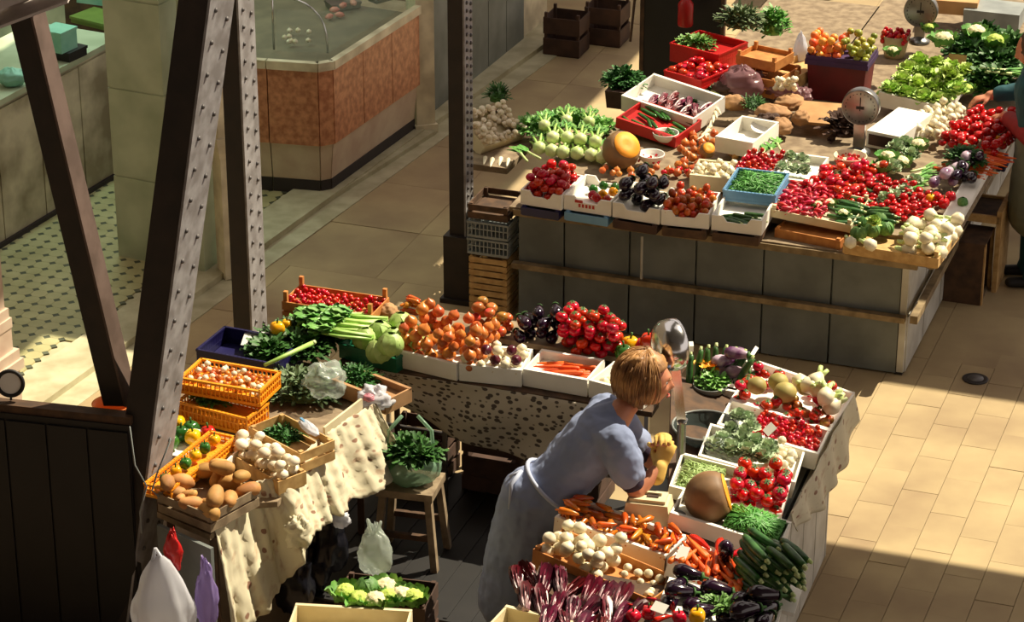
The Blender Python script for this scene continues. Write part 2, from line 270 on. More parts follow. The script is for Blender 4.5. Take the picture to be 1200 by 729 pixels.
# fennel: bulb + stalks, lies along x, bulb at -x
fb=MB().lathe([(.001,-.05),(.02,-.046),(.034,-.03),(.036,-.01),(.026,.012),(.014,.03),(.001,.032)],12,0,6,.06,'x')
fs_=MB()
for k,(a,b) in enumerate(((.01,.006),(-.012,.004),(.0,-.012),(.014,-.008),(-.004,.014))): fs_.tube([(.01,a,b),(.07,a*2.2,b*1.5+.005),(.12,a*3.4,b*2+.0)],[.01,.007,.004],6)
ff=MB(); random.seed(5)
for k in range(26): ff.leaf((.09+.05*random.random(),random.uniform(-.04,.04),random.uniform(-.01,.02)),(1,random.uniform(-.8,.8),random.uniform(-.2,.8)),.05,.014,nl=2)
kind('fennel','fennel','fennel',[fb.mesh('fennel','pale_stalk')],.03,.06,[('stalk',fs_.mesh('stalk','celery')),('fronds',ff.mesh('fronds','mid_leaf'))])
kind('fennelbulb','fennel','fennel',[fb.mesh('fennel','white_bulb')],.03,.03,[('stalk',MB().tube([(.02,.004,.0),(.06,.014,.012)],[.013,.009],7).tube([(.02,-.006,.0),(.055,-.02,.005)],[.012,.008],7).mesh('stalk','pale_stalk'))])
# leek: shaft, green leaves, roots
lk=MB().tube([(-.15,0,0),(-.1,0,0),(0,0,0),(.05,0,0)],[.013,.012,.012,.014],8)
lg=MB()
for k in range(7): lg.leaf((.03,0,(k-3)*.002),(1,(k-3)*.16,.08*(k%3)),.2,.03,curl=.12,ruf=.2,seed=k,nl=5)
kind('leek','leek','leek',[lk.mesh('leek','pale_stalk')],.013,.13,[('leaves',lg.mesh('leaves','leek_green'))])
# celery/chard bunch
def bunch(name,stalk,leafm,seed,ns=8,L=.26):
    random.seed(seed); a=MB(); b=MB()
    for k in range(ns):
        y=random.uniform(-.03,.03); z=random.uniform(-.012,.02); e=Vector((L*.45,y*2.2+random.uniform(-.02,.02),z+.02)); a.tube([(-.16,y*.5,z*.6),(0,y,z),e],[.011,.009,.004],6)
        for q in range(7): b.leaf(e-Vector((random.uniform(0,.08),0,0)),(1,random.uniform(-1.1,1.1),random.uniform(-.2,.7)),.075,.045,curl=.2,ruf=.6,seed=q+k*9,nl=3)
    return a.mesh(name,stalk),b.mesh('leaves',leafm)
for key,st,lf in (('celery','celery','leek_green'),('chard','pale_stalk','dark_leaf')):
    a_,b_=bunch(key,st,lf,3); kind(key,key+'_bunch','greens',[a_],.02,.14,[('leaves',b_)])
# radicchio: dark red head with white ribs, upright in x
rr=MB(); rw=MB()
for k in range(10):
    a=k*2*PI/10; ca,sa=math.cos(a),math.sin(a); rr.leaf((-.06,.012*ca,.012*sa),(1,.17*ca,.17*sa),.15-.012*(k%3),.05,(0,ca,sa),.05 if k%2 else .16,.12,seed=k,nl=6)
    rw.tube([(-.075,.008*ca,.008*sa),(-.03,.02*ca,.02*sa),(.02,.03*ca,.03*sa)],[.009,.006,.002],5)
rr.lathe([(.001,-.06),(.02,-.04),(.028,0),(.02,.06),(.001,.09)],8,axis='x')
kind('radicchio','radicchio','radicchio',[rr.mesh('radicchio','radicchio')],.035,.06,[('rib',rw.mesh('rib','white_rib'))])
# pumpkin with a cut face looking along +x
pk=MB(); pf=MB(); r_=.12; vs=[]; n_=28
prof=[]
for i in range(11):
    a=PI*i/10*.72; prof.append((max(.001,math.sin(a)*r_),-math.cos(a)*r_))
pk.lathe(prof,n_,0,9,.025,'x'); kind('pumpkin','cut_pumpkin','pumpkin',[pk.mesh('cut_pumpkin','pumpkin_skin')],.1,0,[('flesh',MB().lathe([(prof[-1][0]*.97,prof[-1][1]+.001),(prof[-1][0]*.96,prof[-1][1]+.006),(.03,prof[-1][1]+.004),(.001,prof[-1][1]-.0)],n_,0,axis='x').mesh('flesh','pumpkin_flesh'))])
def heapstuff(items,name,label,cat):
    m=MB(); c=items[0][1].translation.copy()
    for key,M in items:
        me=KIND[key]['m'][0]; m.add([M@v.co-c for v in me.vertices],[tuple(f.vertices) for f in me.polygons])
    return tag(m.build(name,KIND[items[0][0]]['m'][0].materials[0].name,None,True,T(c)),label,cat,kind='stuff')
def put(key,M,label,group=None,cat=None,sc=1,kidx=None):
    k=KIND[key]; me=k['m'][random.randrange(len(k['m'])) if kidx is None else kidx]
    o=link(k['name'],me,None,M@S(sc)); tag(o,label,cat or k['cat'],group)
    for n,m in k['parts']: link(n,m,o,Matrix())
    return o
def putpx(key,px,py,zb,label,yaw=0,sc=1,tilt=(0,0),group=None,cat=None):
    k=KIND[key]; return put(key,T(at(px,py,zb+k['r']*sc))@BASE@RZ(yaw)@RX(tilt[0])@RY(tilt[1]),label,group,cat,sc)
def pile(key,q,n,label,group,dep=.05,b=(0,1,0,1),s=(.88,1.12),yaw=None,jy=.25,tilt=.5,bias=0,K=10,seed=0,each=None,soft=.95,stuff=None):
    """drop produce one by one into a rectangle, each coming to rest on what lies below"""
    random.seed(seed or zlib.crc32(('%s%d%d'%(key,n,round(q.w*1000))).encode())%9999)
    made=[]; k=KIND[key]; r0=k['r']; hl=k['hl']; placed=q.__dict__.setdefault('pl',[]); x0,x1=(b[0]-.5)*q.w,(b[1]-.5)*q.w; y0,y1=(b[2]-.5)*q.d,(b[3]-.5)*q.d
    for i in range(n):
        sc=random.uniform(*s); r=r0*sc; best=None
        for c in range(K):
            ya=(random.uniform(0,2*PI) if yaw is None else yaw+random.uniform(-jy,jy)) if hl else 0
            ex,ey=abs(math.cos(ya))*hl*sc*.85+r,abs(math.sin(ya))*hl*sc*.85+r
            lx0,lx1=x0+ex,x1-ex; ly0,ly1=y0+ey,y1-ey
            if lx0>lx1: lx0=lx1=(x0+x1)/2
            if ly0>ly1: ly0=ly1=(y0+y1)/2
            g=lambda a,c_: random.uniform(a,c_) if not bias else (a+c_)/2+(c_-a)/2*max(-1,min(1,random.gauss(0,.5/bias)))
            x,y=g(lx0,lx1),g(ly0,ly1)
            bs_=[(x+math.cos(ya)*hl*sc*f,y+math.sin(ya)*hl*sc*f) for f in ((-.75,0,.75) if hl else (0,))]
            z=-dep+r
            for (X,Y) in bs_:
                for (a,b_,c_,rr_) in placed:
                    dd=(a-X)**2+(b_-Y)**2; R2=((r+rr_)*soft)**2
                    if dd<R2: z=max(z,c_+math.sqrt(R2-dd))
            if best is None or z<best[0]: best=(z,x,y,ya,bs_)
        z,x,y,ya,bs_=best
        for (X,Y) in bs_: placed.append((X,Y,z,r))
        rot=RZ(ya)@RX(random.uniform(0,2*PI)) if hl else RZ(random.uniform(0,2*PI))@RX(random.uniform(-tilt,tilt))
        if key=='potato': rot=RZ(random.uniform(0,2*PI))@RX(PI/2+random.uniform(-.3,.3))
        if stuff is not None: stuff.append((key,q.M@T(x,y,z)@rot@S(sc))); continue
        made.append((y,x,z,put(key,q.M@T(x,y,z)@rot,label,group,sc=sc)))
    if each:      # name every piece by its row and its place in the row
        a,b_=each; ORD=['leftmost','second from left','third from left','fourth from left','fifth from left','sixth from left','seventh from left','eighth from left','ninth from left','tenth from left','eleventh from left','twelfth from left']
        made.sort(key=lambda t:t[0]); nr=max(1,round(len(made)/7) if len(made)<30 else math.ceil(len(made)/11)) if len(made)>5 else 1; per=math.ceil(len(made)/nr)
        rn={1:['row'],2:['front row','back row'],3:['front row','middle row','back row'],4:['front row','second row','third row','back row'],5:['front row','second row','third row','fourth row','back row'],6:['front row','second row','third row','fourth row','fifth row','back row']}[nr]
        for i in range(nr):
            row=sorted(made[i*per:(i+1)*per],key=lambda t:t[1])
            for j,t in enumerate(row): t[3]['label']=a+', '+(ORD[j] if j<len(row)-1 or j<1 else 'rightmost')+' in '+rn[i]+' of '+b_
# ---------------- crates
def wallpoly(w,h,notch=0,side=False):
    if not notch: return [(-w/2,-h),(w/2,-h),(w/2,0),(-w/2,0)]
    return [(-w/2,-h),(w/2,-h),(w/2,0),(w*.28,0),(w*.2,-notch),(-w*.2,-notch),(-w*.28,0),(-w/2,0)]
def panel(name,poly,t,mt,par,M):
    m=MB(); n=len(poly); vs=[(x,-t/2,z) for x,z in poly]+[(x,t/2,z) for x,z in poly]
    m.add(vs,[tuple(range(n)),tuple(range(2*n-1,n-1,-1))]+[((i+1)%n,i,n+i,n+(i+1)%n) for i in range(n)]); return m.build(name,mt,par,M=M)
def box_crate(q,h,label,mt='white_card',notch=0,dep=.05,group=None,t=.011,name='produce_box',ends=False,cat='box'):
    o=thing(name,label,cat,q.M@T(0,0,-h),group); w,d=q.w,q.d; Z=T(0,0,h)
    panel('front_panel',wallpoly(w,h,notch),t,mt,o,Z@T(0,-d/2+t/2,0)); panel('back_panel',wallpoly(w,h,notch),t,mt,o,Z@T(0,d/2-t/2,0))
    for s_ in (-1,1): panel('side_panel',wallpoly(d-2*t,h,notch if ends else 0),t,mt,o,Z@T(s_*(w/2-t/2),0,0)@RZ(PI/2))
    MB().box((0,0,(h-dep)/2+.0005),(w-2*t,d-2*t,h-dep)).build('bottom_panel',mt,o)
    for s_ in(-1,1): MB().box((0,s_*(d/2-t),h-.004),(w*(.26 if notch else 1),.02,.012)).build('rim',mt,o,M=T(-w*.37 if notch else 0,0,0)) if not notch else None
    return q
def wood_crate(q,h,label,mt='wood_pale',dep=.05,group=None,ns=2,name='wooden_crate',posts=.02,cat='crate'):
    o=thing(name,label,cat,q.M@T(0,0,-h),group); w,d=q.w,q.d; t=.007; sh=h/ns*.78
    a=MB().box((0,0,0),(w,t,sh)).mesh('slat',mt,False); b=MB().box((0,0,0),(t,d-2*t,sh)).mesh('slat',mt,False); c=MB().box((0,0,0),(.022,.022,h+posts)).mesh('corner_post',mt,False)
    for i in range(ns):
        z=h*(i+.5)/ns
        for s_ in(-1,1): link('slat',a,o,T(0,s_*(d/2-t/2),z)); link('slat',b,o,T(s_*(w/2-t/2),0,z))
    for sx in(-1,1):
        for sy in(-1,1): link('corner_post',c,o,T(sx*(w/2-t-.011),sy*(d/2-t-.011),(h+posts)/2))
    MB().box((0,0,(h-dep)/2),(w-2*t-.002,d-2*t-.002,h-dep)).build('bottom_board',mt,o)
    return q
def lattice_crate(q,h,label,mt,dep=.05,group=None,name='plastic_crate',nb=14,solid=False):
    o=thing(name,label,'crate',q.M@T(0,0,-h),group); w,d=q.w,q.d
    for nm,L,M_ in (('long_side',w,T(0,-d/2,0)),('long_side',w,T(0,d/2,0)),('short_side',d,T(-w/2,0,0)@RZ(PI/2)),('short_side',d,T(w/2,0,0)@RZ(PI/2))):
        m=MB(); m.box((0,0,h-.006),(L+.01,.014,.012)); m.box((0,0,.008),(L,.01,.016)); m.box((0,0,h*.55),(L,.008,.008))
        if solid: m.box((0,0,h*.45),(L,.006,h*.9))
        k=max(3,int(L/.024))
        for i in range(k+1): m.box((-L/2+L*i/k,0,h/2),(.006,.007,h))
        m.build(nm,mt,o,M=M_)
    MB().box((0,0,(h-dep)/2),(w-.012,d-.012,h-dep)).build('bottom_panel',mt,o)
    return q
def leafheap(px,py,z,rx,ry,h,n,ll,lw,mt,label,cat='greens',name='greens_heap',seed=0,core=True,yaw=0,ruf=.5,stuff=False,up=.3):
    random.seed(seed+int(px)); m=MB(); n=int(n*2.1); ll*=.68; lw*=.72
    if core:
        pr=[(rx*math.sin(PI/2*(1-i/6))*.85+.0005,h*.75*math.sin(PI/2*i/6)) for i in range(7)]; m.lathe(pr,14); 
        m.v=[(a,b*ry/rx,c) for a,b,c in m.v]
    for k in range(n):
        a=random.uniform(0,2*PI); rr=math.sqrt(random.random()); x,y=rx*rr*math.cos(a),ry*rr*math.sin(a); zz=h*math.sqrt(max(0,1-rr*rr))*random.uniform(.6,1)
        d=Vector((math.cos(a)*rr+random.uniform(-.7,.7),math.sin(a)*rr+random.uniform(-.7,.7),random.uniform(-.1,.9)+up*(1-rr)))
        m.leaf((x,y,zz),d,ll*random.uniform(.7,1.3),lw,curl=.25,ruf=ruf,seed=k,nl=3)
    o=m.build(name,mt,None,True,M=T(at(px,py,z))@BASE@RZ(yaw)); return tag(o,label,cat,kind='stuff' if stuff else None)
def beanheap(q,n,label,mt='bean',name='green_beans',dep=.05,top=.01,L=.1,r=.0035,b=(0,1,0,1),seed=1,cat='beans'):
    random.seed(seed); m=MB(); cxx=(b[0]+b[1])/2-.5; cy=(b[2]+b[3])/2-.5; W_=(b[1]-b[0])*q.w/2-.015; D_=(b[3]-b[2])*q.d/2-.015
    m.lathe([((1-i/5)**.5*1+.001,-dep+(dep+top-.008)*i/5) for i in range(6)],16); m.v=[(x*W_,y*D_,z) for x,y,z in m.v]
    for k in range(n):
        x,y=random.uniform(-1,1),random.uniform(-1,1); e=max(abs(x),abs(y)); z=-dep*.6+(dep*.6+top)*(1-e**3)+random.uniform(-.006,.004); a=random.uniform(0,PI); c=Vector((math.cos(a),math.sin(a),random.uniform(-.15,.15)))*L/2
        p=Vector((x*(W_-.0),y*(D_-.0),z)); pp=[p-c,p+Vector((0,0,.006)),p+c]
        pp=[Vector((max(-W_,min(W_,v.x)),max(-D_,min(D_,v.y)),v.z)) for v in pp]
        m.tube(pp,r,5)
    return tag(m.build(name,mt,None,True,M=q.M@T(cxx*q.w,cy*q.d,0)),label,cat,kind='stuff')
def blob(M,sx,sy,sz,mt,label,cat='bag',name='plastic_bag',seed=0,neck=0,cr=.25,n=26,handles=False,par=None,flat=.9):
    m=MB(); vs=[];fs=[]
    for i in range(n+1):
        a=PI*i/n; z=-math.cos(a); rr=math.sin(a)
        if neck and z>0: rr=rr*(1-neck*z)+.08
        for k in range(n):
            b=2*PI*k/n; p=Vector((rr*math.cos(b),rr*math.sin(b),max(z,-flat)))
            dn=noise.noise(p*2.3+Vector((seed,0,0)))+.6*abs(noise.noise(p*5+Vector((0,seed,0))))+.35*math.sin(b*7+seed)*max(0,z)*(1 if neck else .3)
            p*=1+cr*dn; p.z=max(p.z,-flat); vs.append(Vector((p.x*sx,p.y*sy,(p.z+flat)*sz)))
    for i in range(n):
        for k in range(n): fs.append((i*n+k,i*n+(k+1)%n,(i+1)*n+(k+1)%n,(i+1)*n+k))
    m.add(vs,fs); o=m.build(name,mt,par,True,M=M)
    if label: tag(o,label,cat)
    if handles:
        H=2*sz*.93
        for s_ in(-1,1):
            h=MB(); pts=[Vector((s_*sx*.12+s_*sx*.28*math.sin(PI*t/10)*1.2,0,H*.9+ sz*.75*math.sin(PI*t/10)*(1 if t<=5 else 1))) if 0 else Vector((s_*sx*(.1+.3*math.sin(PI*t/8)),(t/8-.5)*sy*.5,H*.88+sz*.6*math.sin(PI*t/8))) for t in range(9)]
            h.tube(pts,[.012,.009,.008,.008,.008,.008,.008,.009,.012],6); h.build('handle',mt,o,True)
    return o
def sheet(fn,nu,nv,mt,name,label,cat,par=None,su=1,sv=1,thick=.004,kind_=None):
    vs=[fn(i/nu,j/nv) for j in range(nv+1) for i in range(nu+1)]; fs=[(j*(nu+1)+i,j*(nu+1)+i+1,(j+1)*(nu+1)+i+1,(j+1)*(nu+1)+i) for j in range(nv) for i in range(nu)]
    m=MB(); m.add(vs,fs); o=m.build(name,mt,par,True); me=o.data; uvl=me.uv_layers.new(name='UVMap')
    for lp in me.loops:
        vi=lp.vertex_index; uvl.data[lp.index].uv=((vi%(nu+1))/nu*su,(vi//(nu+1))/nv*sv)
    md=o.modifiers.new('solid','SOLIDIFY'); md.thickness=thick
    return tag(o,label,cat,kind=kind_)
def curve(pts,t):
    n=len(pts)-1; x=min(t*n,n-1e-6); i=int(x); f=x-i; P=[pts[max(0,i-1)],pts[i],pts[i+1],pts[min(n,i+2)]]
    return .5*((2*P[1])+(P[2]-P[0])*f+(2*P[0]-5*P[1]+4*P[2]-P[3])*f*f+(3*P[1]-P[0]-3*P[2]+P[3])*f**3)
def struct(o): o['kind']='structure'; return o
# ================= STRUCTURE
# unseen roof added to mask the sun; openings set where light must fall
RZH=9.0; SH=Vector((SUN.x,SUN.y,0))/SUN.z
def foot(p): d=p-CORN; return d.dot(U),d.dot(V)
def hole(u0,u1,v0,v1,z):        # opening whose light falls on u0..u1, v0..v1 at height z
    k=SH*(RZH-z); ku,kv=k.dot(U),k.dot(V); return (u0+ku,u1+ku,v0+kv,v1+kv)
e0=foot(at(1100,449)); e1=foot(at(1085,657))
HOLES=[hole(-.72,5,e1[1],e0[1],0), hole(-2.72,.22,-.02,9,.95), hole(-4.6,.24,-7,-.56,.95), (-7.4,-2.3,-5,12)]  # last opening added to brighten the left corridor
us=sorted({-16,16}|{h[0] for h in HOLES}|{h[1] for h in HOLES}); vs_=sorted({-16.,16.}|{h[2] for h in HOLES}|{h[3] for h in HOLES})
m=MB()
for i in range(len(us)-1):
    for j in range(len(vs_)-1):
        cu,cv=(us[i]+us[i+1])/2,(vs_[j]+vs_[j+1])/2
        if any(h[0]<cu<h[1] and h[2]<cv<h[3] for h in HOLES): continue
        m.box(uv(cu,cv,RZH+.1),(us[i+1]-us[i],vs_[j+1]-vs_[j],.2),0,BASE.to_3x3())
struct(m.build('ceiling_sun_mask','roof'))
struct(MB().box(uv(-2,-16,4.5),(34,.3,9),0,BASE.to_3x3()).build('wall_back_blocker','plaster'))  # unseen wall added to dim the light from the camera side
struct(MB().box(uv(-7.5,0,4.5),(.3,32,9),0,BASE.to_3x3()).build('wall_left_blocker','plaster'))  # unseen wall added to dim the light from the left
# floor: slab under, paving on top
fl=struct(MB().box((0,16,-.06),(26,26,.1)).build('floor','floor_joint'))
def inframe(p,mg=60):
    d=p-Vector((0,0,CH)); dep=d.y*CT-d.z*ST; x=600+F*d.x/dep; y=364.5-F*(d.y*ST+d.z*CT)/dep
    return -mg<x<1200+mg and -mg<y<729+mg
SL=Vector((math.cos(R(65)),math.sin(R(65)),0)); P0=at(62,470); P1=at(475,165)   # shop front line (kerb)
SN=Vector((-SL.y,SL.x,0))     # towards the shops
def sline(a,n,z=0): return P0+SL*a+SN*n+Vector((0,0,z))
def beyond(p): return (p-P0).dot(SN)
def paving(u0,u1,v0,v1,du,dv,off=0,lim=-.02):
    me={}
    nu=int(math.ceil((u1-u0)/du)); nv=int(math.ceil((v1-v0)/dv))
    a=MB().box((0,0,0),(du-.003,dv-.003,.02)); mesh=a.mesh('paving_slab','floor',False)
    for i in range(nu):
        for j in range(nv):
            u=u0+(i+.5)*du; v=v0+(j+.5)*dv+(dv/2 if (i%2 and off) else 0); p=uv(u,v,-.002)
            if not inframe(p,90) or beyond(p)>lim: continue
            o=link('paving_slab',mesh,fl,T(p+Vector((0,0,random.uniform(-.0012,.0012))))@BASE@RX(random.uniform(-.002,.002)))
random.seed(1)
ZV=foot(at(1100,424))[1]
paving(-.9,3.1,ZV-.42*10,ZV,.2,.42,1)         # small slabs in the lit aisle
paving(-4.4,3.2,ZV,ZV+.78*11,.9,.78,lim=.55)            # large slabs beyond
paving(-4.9,-.9,ZV-.78*3,ZV,.8,.78,lim=.55)
# drain cover
o=thing('drain_cover','round iron drain cover in the paving beside the sunny patch','drain',T(at(1143,444,.012))); MB().lathe([(.075,-.006),(.078,.002),(.07,.006),(.055,.003),(.001,.004)],24).build('cover_ring','iron_dark',o,True); MB().lathe([(.05,0),(.048,.008),(.001,.009)],20).build('lid','rivet',o,True)
# shop floor, kerb
sf=struct(MB().box(sline(1.5,1.5,.0),(12,3.0,.04),0,RZ(R(65)).to_3x3()).build('floor_shop','kerb'))
kb=struct(MB().box(sline(2.2,.13,.02),(9.6,.3,.07),0,RZ(R(65)).to_3x3()).build('trim_1','kerb'))
struct(MB().box(sline(2.2,-.1,.0),(9.6,.16,.03),0,RZ(R(65)).to_3x3()).build('trim_2','kerb'))
# octagonal tiles with dark insets: grid along image axes (rows of dots)
ta=at(100,420); g1=(at(160,405)-at(117,403))/ (2.5); 
tsz=.102; oc=MB(); c_=tsz/2-.0008; k_=.026; oc.prism([(c_,-c_+k_),(c_,c_-k_),(c_-k_,c_),(-c_+k_,c_),(-c_,c_-k_),(-c_,-c_+k_),(-c_+k_,-c_),(c_-k_,-c_)],-.006,.006); ocm=oc.mesh('floor_tile','tile',False)
dots=MB(); nt_=0; TR=RZ(YAW); cand=[]
for i in range(-30,31):
    for j in range(-30,31):
        p=at(90,330)+(TR@Vector((i*tsz,j*tsz,0))); 
        if beyond(p)<.34 or not inframe(p,20): continue
        q=Vector((p.x,p.y,.024)); d=q-Vector((0,0,CH)); dep=d.y*CT-d.z*ST; x=600+F*d.x/dep; 
        if x>345: continue
        cand.append((q,i,j))
cand.sort(key=lambda c:c[0].y)
rest=MB()
for n_,(q,i,j) in enumerate(cand):
    if n_<300: link('floor_tile',ocm,sf,T(q)@TR)
    else:
        M3=TR.to_3x3(); rest.add([M3@Vector(v)+q for v in oc.v],oc.f)
    c=q+(TR@Vector((tsz/2,tsz/2,0))); M3=RZ(R(65)).to_3x3(); dots.box(c,(.036,.036,.011),0,RZ(YAW+PI/4).to_3x3())
o=dots.build('dark_insets','tile_dot',sf); tag(o,kind='stuff')
if rest.v: o=rest.build('far_tiles','tile',sf); tag(o,kind='stuff')
# ---------------- shops on the left
struct(MB().box(sline(2.2,3.1,1.5),(10,.1,3),0,RZ(R(65)).to_3x3()).build('wall_shop','wall_shop'))
tl=bpy.data.lights.new('shop_tube','AREA'); tl.energy=15; tl.shape='RECTANGLE'; tl.size=1.6; tl.size_y=.1; tl.color=(.62,1,.78)
to=bpy.data.objects.new('shop_tube_light',tl); COL.objects.link(to); to.location=sline(3.4,1.6,2.75); to.rotation_euler=(0,0,R(65))
# left shop counter
cA,cB=at(-40,322),at(150,205)
d=(cB-cA).normalized(); nrm=Vector((-d.y,d.x,0)); Lc=(cB-cA).length
Mc=T((cA+cB)/2+nrm*.35)@Matrix((d,nrm,Vector((0,0,1)))).transposed().to_4x4()
o=thing('shop_counter','long veined marble counter at the left of the tiled shop','counter',Mc)
MB().box((0,.0,.5),(Lc,.62,.96)).build('body','old_marble',o); MB().box((0,.02,1.0),(Lc+.06,.72,.04)).build('worktop','grey_marble',o)
for k in range(4): MB().box((-Lc/2+Lc*(k+.5)/4,-.318,.5),(Lc/4-.012,.02,.9)).build('marble_panel','old_marble',o)
MB().box((0,-.3,.03),(Lc,.1,.06)).build('plinth','kick',o)
struct(MB().box(at(150,195)+Vector((-.1,1.1,.9)),(.9,.1,1.8)).build('wall_divider','wood_dark'))
ct=1.02
def propbox(px,py,z,d,mt,name,label,cat,yaw=0,ext=None):
    o=thing(name,label,cat,T(at(px,py,z))@BASE@RZ(yaw)); w,dd,h=d; MB().box((0,0,h/2),(w,dd,h)).build('body',mt,o)
    MB().box((0,0,h+.008),(w+.012,dd+.012,.018)).build('lid',ext or mt,o); return o
propbox(78,66,ct,(.19,.2,.05),'black','display_stand','black stand under the styrofoam box on the marble counter','stand',R(80))
propbox(70,57,ct+.068,(.17,.17,.13),'mint','food_box','styrofoam box tinted for the greenish light, on the black stand on the marble counter','box',R(80))  # green of the shop light put into the box colour
propbox(118,26,ct,(.24,.34,.03),'green_tray','cutting_board','flat olive green board on the far end of the marble counter','board',R(75))
propbox(118,2,ct,(.3,.16,.1),'mint','food_tray','turquoise tray behind the olive green board in the shop','tray',R(-2))
blob(T(at(14,100,ct))@S(1),.09,.08,.06,'mint','crumpled white wrapping tinted for the greenish light at the left end of the marble counter','wrapping','wrapping_paper',3)  # white plastic given the green of the shop light
# pilasters
def pilaster(name,px,py,w,dp,h,mt,label,n=4,z0=0):
    o=struct(MB().box((0,0,h/2),(w,dp,h)).build(name,mt,None,False,T(at(px,py,z0))@RZ(R(-25))))
    for k in range(n): MB().box((0,0,h*(k+.5)/n),(w+.012,dp+.012,h/n-.012)).build('marble_block',mt,o)
    return o
pilaster('pillar_shop',186,301,.40,.3,2.4,'grey_marble','',4)
pilaster('pillar_shop',240,320,.1,.16,2.4,'grey_marble','',3)
cj=struct(MB().box((0,0,.42),(.12,.14,.84)).build('pillar_jamb','cream_marble',None,False,T(at(270,322,.02))@RZ(R(28))))
MB().box((0,0,.9),(.16,.19,.05)).box((0,0,.86),(.14,.165,.05)).box((0,0,.95),(.18,.21,.05)).build('capital','cream_marble',cj)
MB().box((0,0,1.3),(.15,.18,.7)).build('shaft','cream_marble',cj)
cj=struct(MB().box((0,0,.05),(.3,.3,.55)).build('pillar_left','pink_marble',None,False,T(at(-15,498,.0))@RZ(R(-25))))
for k,(z,w) in enumerate(((.36,.34),(.42,.31),(.62,.27),(.68,.25))): MB().box((0,0,z),(w,w,.06)).build('moulding','pink_marble',cj)
MB().box((0,0,.51),(.26,.26,.22)).box((0,0,1.2),(.22,.22,1.1)).build('shaft','pink_marble',cj)
MB().box((.0,-.155,.1),(.2,.02,.3)).build('panel','cream_marble',cj)
# butcher's marble counter
B=[at(250,226),at(313,231),at(366,235),at(385,226),at(474,154)]
top=[at(250,66,1.0),at(312,70,1.0),at(372,74,1.0),at(390,71,1.0),at(491,6,1.0)]
def ring(pts,inset):
    c=[Vector((p.x,p.y,0)) for p in pts]; out=[]
    for i,p in enumerate(c):
        a=(c[i]-c[max(0,i-1)]); b=(c[min(len(c)-1,i+1)]-c[i]); t=(a.normalized() if a.length else b.normalized())+(b.normalized() if b.length else a.normalized()); t.normalize()
        nn=Vector((-t.y,t.x,0)); out.append(p+nn*inset)
    return out
butcher=thing('marble_counter','pink and white marble butcher counter with a chamfered corner','counter',T(at(385,226)))
bo=at(385,226)
def band(name,i0,z0,i1,z1,mt,split=True):
    a=ring(top,i0); b=ring(top,i1); bk=[b[-1]+SN*1.1,b[0]+SN*.9]
    for k in range(len(a)-1):
        n=1 if k!=3 else (3 if name=='marble_panel' else 1)
        for s in range(n):
            e=.004/(a[k+1]-a[k]).length
            A0=a[k].lerp(a[k+1],s/n+e); A1=a[k].lerp(a[k+1],(s+1)/n-e); B0=b[k].lerp(b[k+1],s/n+e); B1=b[k].lerp(b[k+1],(s+1)/n-e)
            t=(A1-A0).normalized(); nn=Vector((-t.y,t.x,0))*.05
            m=MB(); vs=[A0,A1,A1+nn,A0+nn]; ws=[B0,B1,B1+nn,B0+nn]
            m.add([Vector((v.x,v.y,z0))-bo for v in vs]+[Vector((v.x,v.y,z1))-bo for v in ws],[(3,2,1,0),(4,5,6,7),(0,1,5,4),(1,2,6,5),(2,3,7,6),(3,0,4,7)])
            m.build(name,mt,butcher)
band('kickboard',.045,0,.045,.13,'kick'); band('base_panel',.05,.13,.02,.4,'pink_marble'); band('marble_panel',0,.4,0,.94,'red_marble'); band('stone_rim',-.02,.94,-.02,1.0,'cream_marble')
core=ring(top,.055); poly=[(p.x-bo.x,p.y-bo.y) for p in core]+[((core[-1]+SN*1.2-bo).x,(core[-1]+SN*1.2-bo).y),((core[0]+SN*1.0-bo).x,(core[0]+SN*1.0-bo).y)]
MB().prism(poly,.01,.93).build('carcass','case_floor',butcher); 
struct(MB().box(sline((at(420,200)-P0).dot(SL),-.0,.02),(1.7,.1,.05),0,RZ(R(62)).to_3x3()).build('trim_3','kerb'))
gt=at(390,71,.97); gl=thing('glass_display','glass display case with curved steel supports on the marble counter','display case',T(at(400,40,.94)))
g0=at(400,40,.94)
def gp(px,py,z): return at(px,py,z)-g0
for a,b in (((318,60),(318,-30)),):
    MB().tube([gp(321,58,.945),gp(321,58,.945)+Vector((0,0,.5))],.008,8).build('steel_post','chrome',gl,True)
c1=gp(384,62,.945); MB().tube([c1+Vector((-.0-.26*math.sin(t*PI/16)**1.0*1.0*(1-math.cos(t*PI/16)) ,.1*(1-math.cos(t*PI/16)),.36*math.sin(t*PI/16))) for t in range(9)],.008,8).build('curved_support','chrome',gl,True)
c1=gp(440,5,.945); MB().tube([c1+Vector((.2*t,.02*t,.02+.12*t)) for t in (0,1)],.007,8).build('curved_support','chrome',gl,True)
m=MB(); A=gp(325,60,.95);Bq=gp(384,62,.95);Cq=gp(480,5,.95); h=Vector((0,0,.3))
m.add([A,Bq,Bq+h,A+h],[(0,1,2,3)]); m.add([Bq,Cq,Cq+h,Bq+h],[(0,1,2,3)]); m.build('glass_pane','glass',gl)
random.seed(4)
mt_=Q((322,58),(384,60),(340,44),.945)
mm=MB()
for k in range(9): put('garlic',T(at(330+random.random()*40,34+random.random()*16,.955+.015)),'small pale mozzarella ball in the glass case on the butcher counter','white cheeses in the butcher glass case','cheese',.8)
propbox(402,8,.94,(.22,.14,.03),'steel','steel_tray','steel tray inside the butcher glass case','tray',R(45))
for k,(x,y) in enumerate(((392,14),(402,9),(414,6),(398,20),(386,22))): blob(T(at(x,y,.973 if k<3 else .943))@RZ(k),.035,.022,.02,'meat','cut of pink meat lying in the glass case','meat','meat_cut',k,n=10); bpy.data.objects[-1] if 0 else None
for o in COL.objects:
    if o.name.startswith('meat_cut'): o['group']='cuts of meat in the butcher glass case'
